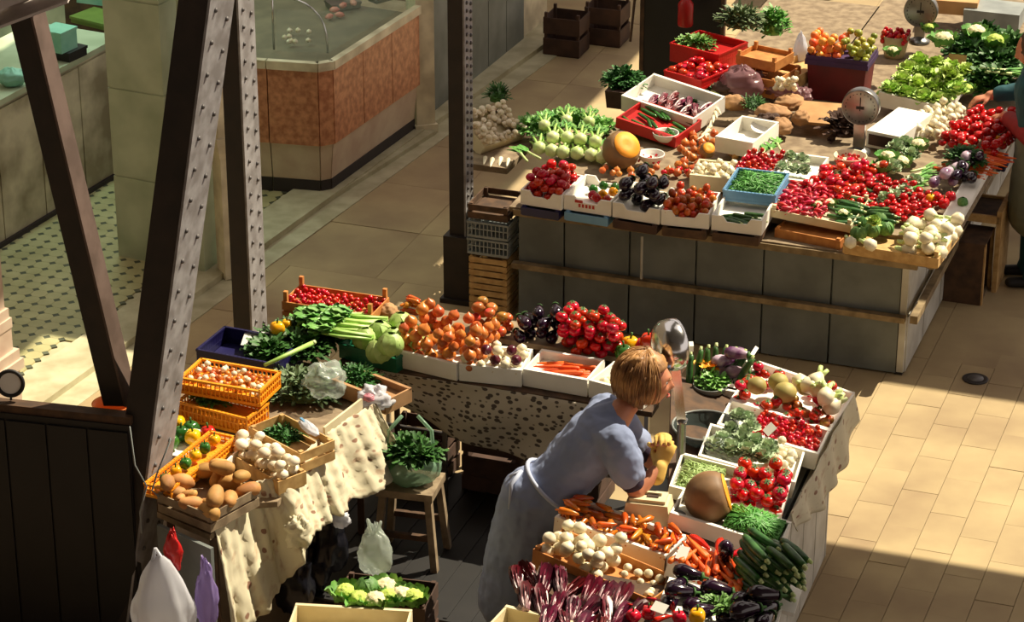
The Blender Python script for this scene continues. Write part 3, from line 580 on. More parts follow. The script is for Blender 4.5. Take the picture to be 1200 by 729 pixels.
o=propbox(455,-2,.94,(.3,.1,.02),'steel','steel_rail','long steel tray at the far end of the butcher case','tray',R(62))
# white pilaster and wall beyond
pw=struct(MB().box((0,0,.55),(.14,.22,1.1)).build('pillar_white','cream_marble',None,False,T(at(494,152))@RZ(R(20))))
MB().box((0,0,1.12),(.17,.25,.05)).box((0,0,1.2),(.13,.2,.12)).build('moulding','cream_marble',pw); MB().box((0,0,1.75),(.12,.2,1.0)).build('shaft','pink_marble',pw); MB().box((0,0,.04),(.17,.26,.08)).build('foot','cream_marble',pw)
wa,wb=at(503,141),at(612,52)
dd=(wb-wa); 
def wallseg(name,a,b,h,mt,t=.15,n=0):
    d=(b-a); L=d.length; ang=math.atan2(d.y,d.x); nn=Vector((-math.sin(ang),math.cos(ang),0))
    o=struct(MB().box((0,t/2,h/2),(L,t,h)).build(name,mt,None,False,T((a+b)/2)@RZ(ang)))
    for k in range(n): MB().box((-L/2+L*(k+.5)/n,-.006,h/2),(L/n-.012,.02,h)).build('panel',mt,o)
    return o
wallseg('wall_aisle',wa,wb,3,'wall_grey',n=5)
px_=wallseg('pillar_far',at(606,52),at(641,24),3,'cream_marble',.2)
wallseg('wall_far',at(641,0)+SN*.3,at(760,-160),3,'plaster')
for x,y,w,lb in ((664,14,.3,'dark maroon crate standing on the floor at the far pillar'),(712,2,.3,'dark crate at the far end of the aisle')):
    wood_crate(Qat(T(at(x,y,.34))@BASE,w,.26),.34,lb,'kraft_dark',.3)
# ---------------- iron posts and truss
def girder(name,label,a,b,w,dp,rpitch,base=None,wl='iron_dark',up=None,rows=2,fl='iron_lit'):
    a,b=Vector(a),Vector(b); z=(b-a).normalized(); y=V.copy(); y=(y-z*y.dot(z)).normalized(); x=y.cross(z)   # x about U
    L=(b-a).length; M=T(a)@Matrix((x,y,z)).transposed().to_4x4()
    o=thing(name,label,'post',M)
    MB().box((-.004,0,L/2),(w-.008,dp-.004,L)).build('web',wl,o)
    MB().box((w/2,0,L/2),(.012,dp+.006,L)).build('flange',fl,o)  # right face painted paler than the dark body, as light falls there
    MB().box((w/2+.004,0,L/2),(.01,dp*.3,L)).build('centre_strip','iron_lit',o) if 0 else None
    rv=MB(); rv.lathe([(.013,0),(.012,.006),(.007,.011),(.001,.0125)],8,axis='x'); rm=rv.mesh('rivet','rivet')
    n=int(L/rpitch)
    for k in range(n):
        for r_ in range(rows):
            zz=(k+.5+.5*r_)*rpitch; link('rivet',rm,o,T(w/2+.006,(r_-.5)*dp*.52 if rows==2 else 0,zz))
    if base: MB().box((0,0,.23),(w+.06,dp+.07,.46)).build('plinth',wl,o); MB().box((0,0,.02),(w+.1,dp+.11,.04)).build('foot_plate',wl,o)
    return o
pa=at(541,350); girder('iron_post','slim riveted iron post rising beside the crates of the far counter',pa,pa+Vector((0,0,2.6)),.105,.13,.05,True)
pb=at(296,452); girder('iron_post','dark riveted iron post behind the navy crate',pb,pb+Vector((0,0,3)),.115,.2,.1)
YS=11.75
s0,s1=onY(140,770,YS),onY(249,-60,YS); girder('iron_strut','large slanting riveted iron girder in the foreground',s0,s1,.15,.27,.155)
n0=onY(140,470,YS+.08); n1=onY(22,-20,YS+.08); g=girder('iron_brace','dark diagonal iron brace meeting the big girder',n0,n1,.12,.11,5,rows=1,fl='iron_brown')
o=thing('iron_beam','grey iron beam end at the top left corner','beam',T(onY(0,-5,YS-.1))); MB().beam(onY(-70,12,YS-.1)-onY(0,-5,YS-.1)+Vector((0,0,.1)),onY(85,-42,YS-.1)-onY(0,-5,YS-.1)+Vector((0,0,.1)),.25,.3).build('beam','iron_beam_lit',o); MB().beam(onY(-70,48,YS-.1)-onY(0,-5,YS-.1),onY(85,-10,YS-.1)-onY(0,-5,YS-.1),.3,.012).build('flange','iron_beam_lit',o)  # lighter paint stands in for the light on this beam
# dark panel, ring, basin
A_=at(-40,468,1.25); B_=at(152,488,1.25)
o=thing('dark_partition','tall black wooden partition in the lower left corner','partition',T(Vector(((A_.x+B_.x)/2,(A_.y+B_.y)/2,0)))@RZ(math.atan2((B_-A_).y,(B_-A_).x))); L=(B_-A_).length
MB().box((0,0,.605),(L,.05,1.21)).build('board','black',o); MB().box((0,.02,1.23),(L+.02,.07,.04)).build('ledge','wood_dark',o)
for k in range(4): MB().box((-L/2+L*(k+.5)/4,-.03,.6),(L/4-.01,.012,1.15)).build('plank','black',o)
o=thing('round_mirror','round white disc with a thick black rim beside the left pillar','sign',T(at(13,469,1.255))@RX(R(80))@T(0,.085,0)); 
m=MB(); m.tube([(.062*math.cos(2*PI*k/28),.062*math.sin(2*PI*k/28),.004) for k in range(29)],.01,8,cap=False); m.build('rim','black',o,True); MB().lathe([(.056,-.002),(.056,.004),(.001,.006)],24).build('disc','white_paint',o)
MB().tube([(0,-.07,0),(0,-.085,0)],.006,6).build('bracket','black',o)
o=thing('basin','orange plastic basin on the floor behind the partition','basin',T(at(133,497,.0))); MB().lathe([(.07,0),(.1,.08),(.112,.13),(.118,.135),(.106,.132),(.09,.08),(.06,.02),(.001,.015)],24).build('bowl','orange_plastic',o,True)
# ================= FAR COUNTER
fc=thing('market_counter','long grey panelled market counter carrying the far produce display','counter',T(CORN)@BASE)
WF=2.43
def cbody(u0,u1,v0,v1,h=.76): MB().box(((u0+u1)/2,(v0+v1)/2,h/2+.03),(u1-u0,v1-v0,h-.06)).build('carcass','counter_grey',fc)
cbody(-WF+.02,-.02,.02,1.3); cbody(-1.2,-.02,1.3,6.5); cbody(-1.95,-1.25,1.3,4.5)
pw_=.418; x=-.04
for k in range(6):
    w_=pw_ if k<5 else WF-.02-5*pw_-.02; c=x-w_/2
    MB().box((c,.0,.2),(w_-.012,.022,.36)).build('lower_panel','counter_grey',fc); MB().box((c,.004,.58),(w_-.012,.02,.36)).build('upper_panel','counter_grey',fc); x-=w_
for k in range(12): MB().box((-.005,.27+.52*k,.2),(.022,.5,.36)).build('side_panel','counter_pale',fc); MB().box((-.01,.27+.52*k,.58),(.022,.5,.36)).build('side_panel','counter_pale',fc)  # side painted paler than the front, for light from the right
MB().box((-.02,0.0,.4),(.04,.03,.74)).build('corner_trim','counter_pale',fc)
MB().beam((-WF-.02,-.045,.39),(.0,-.045,.39),.05,.035).build('front_rail','wood_rail',fc); MB().beam((.06,-.1,.42),(.06,4,.42),.045,.05).build('side_rail','wood_rail',fc)
MB().beam((-WF,-.08,.755),(.06,-.08,.755),.03,.04).build('top_edge','wood_rail',fc)
MB().beam((.13,-.05,.755),(.13,6,.755),.04,.04).build('top_edge','wood_rail',fc)
for u_ in (-.03,-.8,-1.6,-2.38): MB().box((u_,.02,.03),(.05,.05,.06)).build('foot','black',fc)
for v_ in (.7,1.5,2.4): MB().box((-.03,v_,.03),(.05,.05,.06)).build('foot','black',fc)
MB().box((-1.155,.62,.77),(2.61,1.4,.03)).build('counter_top','wood_grey',fc); MB().box((-.53,3.9,.77),(1.34,5.2,.03)).build('counter_top','wood_grey',fc); MB().box((-1.6,2.9,.77),(.82,3.2,.03)).build('counter_top','wood_grey',fc)
MB().tube([(-1.62,-.06,.42),(-1.62,-.06,.7)],.008,6).build('hanging_rod','counter_pale',fc)
# ================= NEAR STALL
NL=foot(at(455,420,.82)); 
ns=thing('market_stall','near wooden stall under the long row of white produce boxes','stall',T(at(455,440,0).lerp(at(455,440,0),0))@BASE) if 0 else None
q0=Q((398,422),(765,481),(440,370),.80)
o=thing('trestle_table','long trestle table under the back row of the near stall','table',T(Vector((q0.M.translation.x,q0.M.translation.y,0)))@BASE)
MB().box((0,0,.785),(q0.w,q0.d+.06,.03)).build('tabletop','wood_dark',o)
for sx in (-.95,-.33,.33,.95):
    for sy in (-1,1): MB().box((sx*q0.w/2,sy*q0.d/2*.9,.385),(.022,.022,.77)).build('leg','steel',o)
MB().beam((-q0.w*.47,0,.3),(q0.w*.47,0,.3),.02,.02).build('stretcher','steel',o)
# right-hand counter of near stall: sloping display board on a boarded body
SLOPE=(.93,.83,.93)
NR=Q((612,788),(902,870),(880,432),(.86,.74,.86)); 
o=thing('stall_counter','pale boarded counter carrying the right hand display of the near stall','counter',T(Vector((NR.M.translation.x,NR.M.translation.y,0)))@BASE)
Mi=(T(Vector((NR.M.translation.x,NR.M.translation.y,0)))@BASE).inverted()
nc=at(969,652); dn=Vector((-.375,-1.17,0)).normalized(); un=Vector((-dn.y,dn.x,0)); un=-un if un.x<0 else un   # along customer side, outward
bw=.32
for k in range(9):
    c=nc+dn*(bw*(k+.5))-un*.02+Vector((0,0,.36)); mm_=Mi.to_3x3()@Matrix((dn,un,Vector((0,0,1)))).transposed()
    MB().box(Mi@c,(bw-.012,.025,.70),0,mm_).build('side_board','counter_pale',o)
for k in range(3):
    c=nc-un*(.27*(k+.5))+Vector((0,0,.36))+dn*.02; MB().box(Mi@c,(.26,.025,.70),0,(Mi.to_3x3()@Matrix((un,-dn,Vector((0,0,1)))).transposed())).build('end_board','counter_pale',o)
c=nc+dn*1.45-un*.42+Vector((0,0,.36)); MB().box(Mi@c,(2.8,.74,.70),0,mm_).build('carcass','counter_grey',o)
MB().box(Mi@(nc+dn*.06-un*.04+Vector((0,0,.035))),(.06,.06,.07)).build('foot','black',o)

rnd('strawberry','strawberry','fruit',.012,1.15,'cherry_skin',n=7,nm=5); rnd('berry','red_berry','fruit',.011,1,'cherry_skin',n=7,nm=5); rnd('chilli','red_chilli','pepper',.011,1.2,'pepper_red',n=7,nm=5)
# ================= FAR COUNTER PRODUCE
# display board behind the first crates
fb_=Q((648,217),(1116,281),(705,128),.86); 
o=thing('display_board','raised wooden board behind the first crates of the far counter','board',fb_.M@T(0,0,-.0)); MB().box((0,0,-.035),(fb_.w,fb_.d,.03)).build('board','wood_grey',o)
for sx in (-.46,-.15,.15,.46):
    for sy in (-.4,.4): MB().box((sx*fb_.w,sy*fb_.d,-.065),(.03,.03,.03)).build('block','wood_dark',o)
FD=.30
def frontq(x0,y0,x1,y1,z=.955,D=.36): return Q((x0,y0),(x1,y1),(x0+26,y0-50),z,D=D)
specs=[(610,222,658,229.5,'red tomato crate'),(661,228,716,236.5,'mixed pepper crate'),(718,237,773,246,'eggplant crate'),(775,246,831,251.5,'small tomato crate'),(834,252,893,259,'green courgette crate')]
fq=[]
for i,(a,b,c,d_,n) in enumerate(specs):
    q=frontq(a,b,c,d_); fq.append(q)
    box_crate(q,.095,['white scalloped card box of red tomatoes at the left front corner of the far counter','white card box with red print holding mixed peppers on the far counter','white card box of black eggplants on the far counter front','white card box of small orange tomatoes on the far counter front','white card box of dark green courgettes below the blue tray'][i],notch=.035,dep=.06)
    lq=Qat(q.M@T(0,-.02,-.097),q.w*.93,q.d); 
    wood_crate(Qat(lq.M,lq.w,lq.d),.062,['flat crate with a purple side under the red tomato box of the far counter','pale blue flat crate under the box of mixed peppers','flat dark crate with red ends under the eggplant box','flat dark wooden crate under the small orange tomatoes','flat dark wooden crate under the courgette box'][i],['navy','blue_plastic','kraft_dark','wood_dark','wood_dark'][i],.05,ns=1,posts=0)
rp=MB()
for k in range(5): rp.box((-.05+k*.022,-.1805,-.055),(.014,.002,.022))
bx=[o for o in COL.objects if o.get('label','').startswith('white card box with red print')][0]
rp.box((-.055,-.1805,-.03),(.05,.002,.018)); rp.build('red_print','red_print',bx,M=T(0,0,.095))
pile('tomato_far',fq[0],58,'ripe red tomato','red tomatoes at the left corner of the far counter',.06,bias=.9,each=('red tomato','the left corner box'))
for k,(c_,fx,fy) in enumerate((('bell_yellow',.62,.45),('bell_yellow',.8,.55),('bell_red',.45,.35),('bell_red',.6,.2),('bell_green',.35,.6),('bell_green',.75,.75),('bell_red',.8,.25),('bell_green',.5,.75))):
    put(c_,T(fq[1].p(fx,fy,-.03+.01*(k%2)))@RZ(k)@RX(PI/2*.9),['yellow bell pepper lying in the middle of the mixed pepper box','yellow bell pepper at the right of the mixed pepper box','red bell pepper at the left of the mixed pepper box','red bell pepper at the front of the mixed pepper box','green bell pepper at the back left of the mixed pepper box','green bell pepper at the back right of the mixed pepper box','red bell pepper at the right front of the mixed pepper box','green bell pepper in the back middle of the mixed pepper box'][k],sc=.75)
pile('eggplant',fq[2],12,'shiny black eggplant in the white box of the far counter front','black eggplants in the far white box',.06,yaw=PI/2,jy=.5,each=('black eggplant','the far eggplant box'))
pile('mixtom',fq[3],70,'small orange red tomato in the white box of the far counter front','small tomatoes in the far white box',.06,bias=.8)
pile('zucchini',fq[4],12,'dark green courgette in the front white box under the blue tray','courgettes under the blue tray',.07,b=(0,1,0,.55),yaw=.2,jy=.6,s=(.6,.8),each=('courgette','the box under the blue tray'))
bt=Q((848,222),(908,229),(862,196),1.0); lattice_crate(bt,.07,'pale blue plastic tray of green beans on the far counter','blue_plastic',.04,name='plastic_tray',solid=True)
beanheap(bt,260,'heap of fine green beans in the pale blue tray',top=.012)
for sx in(-.3,.3): pass
# wooden crates at the front right
w6=Q((903,244),(998,263),(920,212),(.945,.915,.955)); wood_crate(w6,.06,'wooden crate of pink radishes and courgettes at the far counter front','cream_card',.035,ns=1)
w6b=Q((908,266),(985,281),(922,240),.85); wood_crate(w6b,.085,'orange brown wooden crate propping up the radish crate','wood_orange',.02,ns=1,posts=0)
pile('radish',w6,120,'pink red radish in the heap at the front of the far counter','pink radishes on the far counter',.03,b=(0,.62,0,1),bias=.6,s=(.9,1.2),K=6)
pile('zucchini',w6,14,'dark green courgette beside the pink radishes on the far counter','courgettes beside the radishes',.03,b=(.45,1.1,0,1),yaw=.1,jy=.4,s=(.7,.85))
w7=Q((988,284),(1100,302),(1012,250),.86); wood_crate(w7,.075,'pale wooden crate of cabbages and white fennel at the right front corner','wood_pale',.045,ns=1,posts=.03)
random.seed(8)
for k,(x,y) in enumerate(((1006,268),(1022,264),(1038,262),(1014,256),(1032,252))): putpx('savoy',x,y+6,.84,['dark green savoy cabbage at the left of the corner crate','dark green savoy cabbage second from left in the corner crate','dark green savoy cabbage beside the white fennel','small dark green savoy cabbage at the back left of the corner crate','dark green savoy cabbage in the back middle of the corner crate'][k],k,.75)
putpx('lettuce',1024,262,.93,'bright yellow green lettuce on top of the savoy cabbages',0,.6)
pile('fennelbulb',w7,22,'white fennel bulb in the crate at the right front corner of the far counter','white fennel at the right front corner',.04,b=(.5,1.04,.02,1.1),s=(1,1.2),bias=.4,each=('white fennel bulb','the corner crate'))
putpx('fennelbulb',996,283,.85,'white fennel bulb at the left front of the corner crate',2,1.0); putpx('fennelbulb',1018,286,.85,'white fennel bulb in front of the savoy cabbages',2.6,1.05)
# second row
zb=.845
def lq(fl,fr,bl,z=zb+.002,**k): return Q(fl,fr,bl,z,**k)
# leeks and fennel bunches on the left
for k,(x,y,key,sc) in enumerate(((566,190,'palestalk',1),(574,192,'palestalk',1.1),(584,191,'palestalk',1.1),(593,192,'palestalk',1))):
    putpx(key,x+2,y-2,.86,['pale thin root at the far left of the crate ledge','second pale root from the left on the crate ledge','third pale root from the left on the crate ledge','pale root next to the leek on the crate ledge'][k],PI/2+.25,sc)
for k,(x,y) in enumerate(((612,182),(622,180))): putpx('leek',x,y,.88,['leek at the left edge beside the mushroom crate','leek lying next to the fennel bunches'][k],2.2+.3*k,.7)
ffl=[(632,172),(646,175),(660,177),(676,178),(692,180),(706,183),(648,160),(664,160),(680,162),(698,165)]
for k,(x,y) in enumerate(ffl): putpx('fennel',x,y,.86+(.05 if k>5 else 0),['leftmost fennel with green tops above the red tomatoes','second fennel with green tops above the red tomatoes','third fennel with green tops above the red tomatoes','fourth fennel with green tops above the red tomatoes','fifth fennel with green tops near the cut pumpkin','fennel with green tops touching the cut pumpkin','fennel at the back left of the fennel row','fennel at the back in the middle left of the fennel row','fennel at the back in the middle right of the fennel row','fennel at the back right of the fennel row'][k],PI/2+.35+.12*math.sin(k*2),1.2)
for k,(x,y) in enumerate(((625,152),(650,146),(678,148),(700,152))): leafheap(x,y,.86,.1,.09,.06,90,.07,.03,'leek_green',['leafy celery tops at the left behind the fennel','leafy celery tops left of the middle behind the fennel','leafy celery tops right of the middle behind the fennel','leafy celery tops beside the cut pumpkin'][k],name='celery_bunch')
# mushroom crate on the ledge at the far left with crates below
o=thing('crate_ledge','pale board ledge over the stacked crates at the left end of the far counter','board',T(at(571,189,.80))@BASE); MB().box((0,.2,-.02),(.32,.55,.04)).build('board','wood_grey',o)
ql=at(579,205,0); b2=T(uv(-WF-.19,.12,0))@BASE
for k in range(3): wood_crate(Qat(b2@T(0,.0,.13*(k+1)+.004*k),.25,.3),.13,['pale slatted crate at the bottom of the stack beside the iron post','pale slatted crate in the middle of the three under the grey trays','topmost pale slatted crate under the grey trays'][k],'wood_pale',.1,ns=3,posts=0)
for k in range(2): lattice_crate(Qat(b2@T(0,0,.41+.11*(k+1)+.004*k),.26,.3),.105,['lower grey plastic tray stacked on the pale crates','upper grey plastic tray stacked under the dark crate'][k],'grey_plastic',.1,nb=6)
wood_crate(Qat(b2@T(0,0,.75),.26,.3),.1,'dark wooden crate just under the ledge beside the iron post','wood_dark',.06,ns=2,posts=0)
mq=Q((538,137),(568,172),(572,108),(1.0,.86,1.04)); box_crate(mq,.09,'tilted cream crate of white mushrooms at the left end of the far counter','cream_card',dep=.04)
pile('mushroom',mq,105,'white mushroom heaped in the tilted cream crate','white mushrooms in the tilted crate',.03,s=(.7,.95),bias=.2)
leafheap(583,118,.98,.06,.05,.09,60,.07,.02,'dark_leaf','dark green herb sprigs behind the white mushrooms')
# cut pumpkin and bowls
def bowl(px,py,z,r,label,mt='white_paint'):
    o=thing('bowl',label,'bowl',T(at(px,py,z))); MB().lathe([(r*.5,0),(r*.62,.005),(r*.9,.03),(r,.055),(r*.98,.06),(r*.93,.056),(r*.8,.03),(r*.5,.014),(.001,.012)],24).build('body',mt,o,True); return o
putpx('pumpkin',728,176,.86,'large brown pumpkin cut open beside the fennel on the far counter',-.6,1.0,(0,-.75))
bowl(763,190,.87,.085,'white bowl of red chillies, the lower of two bowls by the pumpkin'); q_=Qat(T(at(763,190,.87)+Vector((0,0,.06)))@BASE,.14,.14); q_.pl=[]
pile('chilli',q_,16,'tiny red chilli in the lower white bowl by the pumpkin','red chillies in the lower bowl',.045,bias=.5,s=(.7,.9))
bowl(780,165,.87,.085,'white bowl of green peppers, the upper of two bowls by the pumpkin'); q_=Qat(T(at(780,163,.92))@BASE,.13,.13)
pile('walnut',q_,0,'','',.02); 
for k in range(7): put('cucumber',T(at(780,165,.87)+Vector((-.035+.012*k,.01*(k%3)-.01,.045+.004*(k%3))))@RZ(k*1.3),'small yellow green pepper in the upper white bowl','green peppers in the upper bowl','pepper',.42)
oq=lq((768,206),(812,212),(800,160)); pile('onion',oq,26,'golden onion in the small heap beside the white bowls','golden onions beside the white bowls',0,bias=.7,s=(.75,.95))
for k in range(5): putpx('bell_red',778+9*k,202-2*k%5,.87,['small red pepper at the left front of the onion heap','second small red pepper in front of the onion heap','middle small red pepper in front of the onion heap','fourth small red pepper in front of the onion heap','small red pepper at the right front of the onion heap'][k],k,.5)
putpx('pumpkin',829,176,.9,'small cut pumpkin wedge with orange flesh behind the garlic box',-.9,.42,(0,-.8))
gq=Q((808,205),(857,210),(818,186),.95); box_crate(gq,.09,'low white box of garlic behind the small orange tomatoes','cream_card',dep=.035); pile('garlic',gq,26,'white garlic bulb in the low box behind the small tomatoes','garlic in the low box',.035)
cq=Q((858,200),(903,206),(868,176),.95); box_crate(cq,.09,'small white box of cherry tomatoes behind the blue tray','white_card',dep=.04); pile('cherry',cq,70,'cherry tomato in the small box behind the blue tray','cherry tomatoes behind the blue tray',.03,bias=.6,s=(1.1,1.4),K=6)
leafheap(878,198,.9,.09,.02,.03,30,.05,.02,'dark_leaf','dark green leaves at the front of the far cherry tomato box')
aq=Q((905,208),(950,214),(922,178),.96); box_crate(aq,.1,'white box of pale artichokes right of the blue tray','white_card',dep=.05)
for k,(x,y) in enumerate(((916,198),(930,200),(942,202),(926,186),(940,188))): putpx('frosthead',x,y,.93,['pale green artichoke at the front left of its white box','pale green artichoke in the front middle of its white box','pale green artichoke at the front right of its white box','pale green artichoke at the back left of its white box','pale green artichoke at the back right of its white box'][k],k,.62)
for k,(x,y) in enumerate(((895,178),(904,176),(912,170))): putpx('leek',x,y,.93,['leftmost of three leeks behind the artichoke box','middle of three leeks behind the artichoke box','rightmost of three leeks behind the artichoke box'][k],1.7+.15*k,.6)
# tomato fields on the right
t1=lq((938,232),(1000,244),(962,192),.87); pile('tomato_far',t1,78,'round red tomato in the broad heap behind the radishes','red tomatoes behind the radishes',0,bias=.5)
HS=[]; t2=lq((985,238),(1060,262),(1012,205),.87); pile('tomato_far',t2,80,'','',0,bias=.4,s=(.75,.95),stuff=HS)
t3=lq((1040,256),(1082,262),(1055,225),.87); pile('redlong',t3,26,'long dark red pepper near the right edge of the far counter','dark red peppers near the right edge',0,bias=.4,s=(.6,.85))
for k,(x,y) in enumerate(((958,240),(972,238),(988,250))): putpx('cauli',x,y,.9,['small whitish cauliflower between radishes and tomatoes','small whitish cauliflower at the edge of the tomato heap','small whitish cauliflower above the courgettes'][k],k,.55)
bowl(996,192,.9,.105,'cream bowl of red berries behind the tomato heap','cream_card'); q_=Qat(T(at(996,192,.9)+Vector((0,0,.06)))@BASE,.18,.18); pile('berry',q_,26,'small red berry in the cream bowl','red berries in the cream bowl',.04,s=(.9,1.1),bias=.5)
for k,(x,y) in enumerate(((1000,218),(1012,222),(1020,212),(1032,222),(1008,208))): putpx('zucchini',x,y,.88,['dark courgette left of the white fennels','dark courgette beside the tomato heap','dark courgette below the fennels','dark courgette at the right of the courgette group','dark courgette at the back of the courgette group'][k],2.2+.25*k,1)
for k,(x,y) in enumerate(((1034,196),(1046,200),(1056,190),(1068,184),(1040,184),(1060,172),(1076,170),(1050,176))): putpx('frosthead' if k%2 else 'cauli',x,y,.88+.03*(k>3),['pale cauliflower nearest to the cream bowl','pale green endive right of the cream bowl','pale cauliflower in the middle of the pale group','pale green endive left of the carrots','pale cauliflower behind the cream bowl','pale green endive below the garlic heap','pale cauliflower touching the carrots','pale green endive between two cauliflowers'][k],k,.85)
for k in range(5): putpx('leek',1060+5*k,222-6*k,.88,['first slim white leek left of the violet eggplants','second slim white leek left of the violet eggplants','third slim white leek left of the violet eggplants','fourth slim white leek left of the violet eggplants','last slim white leek left of the violet eggplants'][k],.9,.6)
vq=lq((1082,222),(1112,228),(1095,186),.88); pile('violet',vq,7,'violet striped eggplant on the right side of the far counter','violet eggplants on the far counter',0,yaw=1.4,jy=.4,s=(.8,1),each=('violet eggplant','the far violet group'))
eq=lq((1110,222),(1142,226),(1122,190),.88); pile('eggplant',eq,8,'black eggplant under the spinach on the right side of the far counter','black eggplants under the spinach',0,yaw=1.2,jy=.5,s=(.75,.9),each=('black eggplant','the group under the spinach'))
leafheap(1131,190,.92,.1,.08,.07,120,.07,.035,'dark_leaf','dark green spinach above the black eggplants',name='spinach')
putpx('bell_yellow',1091,233,.87,'yellow bell pepper at the right edge of the far counter',0,.85); putpx('bell_red',1106,238,.87,'red bell pepper beside the yellow one at the right edge',.5,.9); putpx('bell_red',1114,230,.87,'red bell pepper behind its twin at the right edge',1.5,.85); putpx('savoy',1128,237,.87,'small round dark green squash at the right edge',1.5,.5)
kq=Q((1092,190),(1158,204),(1110,160),.93); pile('carrot',kq,44,'orange carrot in the row beside the right hand red tomatoes','carrots on the far counter',.06,yaw=.1-PI,jy=.25,s=(.9,1.05),K=8)
t4=lq((1098,172),(1168,186),(1122,130),.88); pile('tomato_far',t4,105,'','',0,bias=.4,s=(.85,1.15),stuff=HS); heapstuff(HS,'tomato_heap','smaller red tomatoes heaped by the reaching hand and behind the savoy cabbages','tomatoes')
for k,(x,y) in enumerate(((1160,158),(1170,162),(1175,168))): putpx('bell_yellow',x,y,.9,['small yellow pepper left at the edge of the red tomatoes','small yellow pepper middle at the edge of the red tomatoes','small yellow pepper right at the edge of the red tomatoes'][k],k,.55)
g2=lq((1055,160),(1100,168),(1075,125),.88); pile('garlic',g2,60,'white garlic bulb in the loose heap left of the red tomatoes','garlic heap on the far counter',0,bias=.5,s=(1,1.25))
# white trim board along the right edge
e0_,e1_=at(1106,300,.80),at(1196,142,.80); ws=thing('white_trim','long white board edging the right side of the far counter','board',T((e0_+e1_)/2))
MB().beam((e0_-e1_)/2+Vector((0,0,.035)),(e1_-e0_)/2+Vector((0,0,.035)),.022,.1).build('board','white_card',ws); MB().beam((e0_-e1_)/2-U*.05+Vector((0,0,.075)),(e1_-e0_)/2-U*.05+Vector((0,0,.075)),.1,.012).build('shelf','white_card',ws)
# lettuces and cauliflower, leafy greens at the back right
lt=Q((1030,108),(1106,126),(1055,62),(.96,.92,1.0)); box_crate(lt,.1,'long white crate of pale lettuces behind the scale','white_card',dep=.05)
for k in range(16):
    fx,fy=(.12+.25*(k%4)+.06*((k//4)%2)),(.1+.27*(k//4)); put('lettuce',T(lt.p(fx,fy,-.02))@RZ(k*1.1),'pale green lettuce, '+['left','left of centre','right of centre','right'][k%4]+' in '+['front','second','third','back'][k//4]+' row of the long white crate','lettuces in the long white crate',sc=.98)
putpx('lettuce',1112,92,.96,'big yellow green lettuce at the right end of the lettuce crate',0,1.15); putpx('lettuce',1122,108,.95,'pale lettuce nearest to the reaching hand',1,.9)
for k,(x,y,key) in enumerate(((1106,46,'cauli'),(1144,38,'cauli'),(1166,48,'roman'),(1088,32,'roman'),(1046,60,'cauli'))): putpx(key,x,y,.98,['creamy cauliflower between lettuces and dark greens','creamy cauliflower at the back of the dark greens','yellow green romanesco behind the dark greens','small yellow green romanesco beside the round back scale','small whitish cauliflower at the back left of the lettuces'][k],k,1.15 if k<3 else .7)
for k,(x,y,rx) in enumerate(((1140,72,.16),(1165,85,.16),(1150,55,.12),(1185,66,.14),(1160,105,.12))): leafheap(x,y,.86,rx,rx*.8,.12,130,.12,.06,'dark_leaf',['dark green chard heap behind the lettuces','dark green chard heap at the right of the cardboard tag','dark green chard below the cauliflower','dark green chard at the right edge of the picture','dark green chard beside the reaching hand'][k],name='chard_heap',ruf=.8)
putpx('roman',1133,104,.92,'bright green pointed cabbage by the reaching hand',0,.75)
for k,(x,y) in enumerate(((1172,82),(1178,86))): putpx('leek',x,y,.99,['upper pale leek on the dark chard','lower pale leek on the dark chard'][k],0.1,.9)
o=thing('cardboard_tag','orange brown cardboard tag standing between lettuce and chard','tag',T(at(1120,80,.95))@BASE@RX(-.5)); MB().box((0,0,.05),(.12,.004,.09)).build('card','cardboard',o)
# scale with dial
def dialscale(px,py,z,r,h,label,yaw,twin=False):
    o=thing('dial_scale',label,'scale',T(at(px,py,z))@BASE@RZ(yaw))
    MB().lathe([(.075,0),(.075,.02),(.05,.03),(.03,.05)],20).build('base','steel',o,True)
    m=MB(); m.beam((0,0,.03),(0,0,h),.07,.045,up=(0,1,0)); m.build('column','steel',o)
    m=MB(); m.lathe([(r*.55,-.05),(r*.9,-.045),(r,-.03),(r,.03),(r*.97,.04),(r*.93,.036)],36,axis='x'); hd=m.build('housing','steel',o,True,M=T(0,0,h+r)@RZ(-PI/2))
    dl=MB().lathe([(r*.94,.03),(r*.93,.034),(.001,.035)],36,axis='x').build('dial','dial',o,True,M=T(0,0,h+r)@RZ(-PI/2))
    mk=MB()
    for k in range(24): a=2*PI*k/24; mk.box((.0355,math.cos(a)*r*.78,math.sin(a)*r*.78),(.002,.006,.006 if k%3 else .014),0)
    mk.box((.037,0,r*.2),(.002,.006,r*.75)); mk.box((.0375,0,0),(.003,.05,.018)); mk.build('markings','black',dl)
    return o
dialscale(1006,180,.87,.118,.2,'large round dial scale standing in the middle of the far counter',R(2))
dialscale(1077,50,.87,.118,.12,'round dial scale at the back of the far counter, cut by the top edge',R(4))
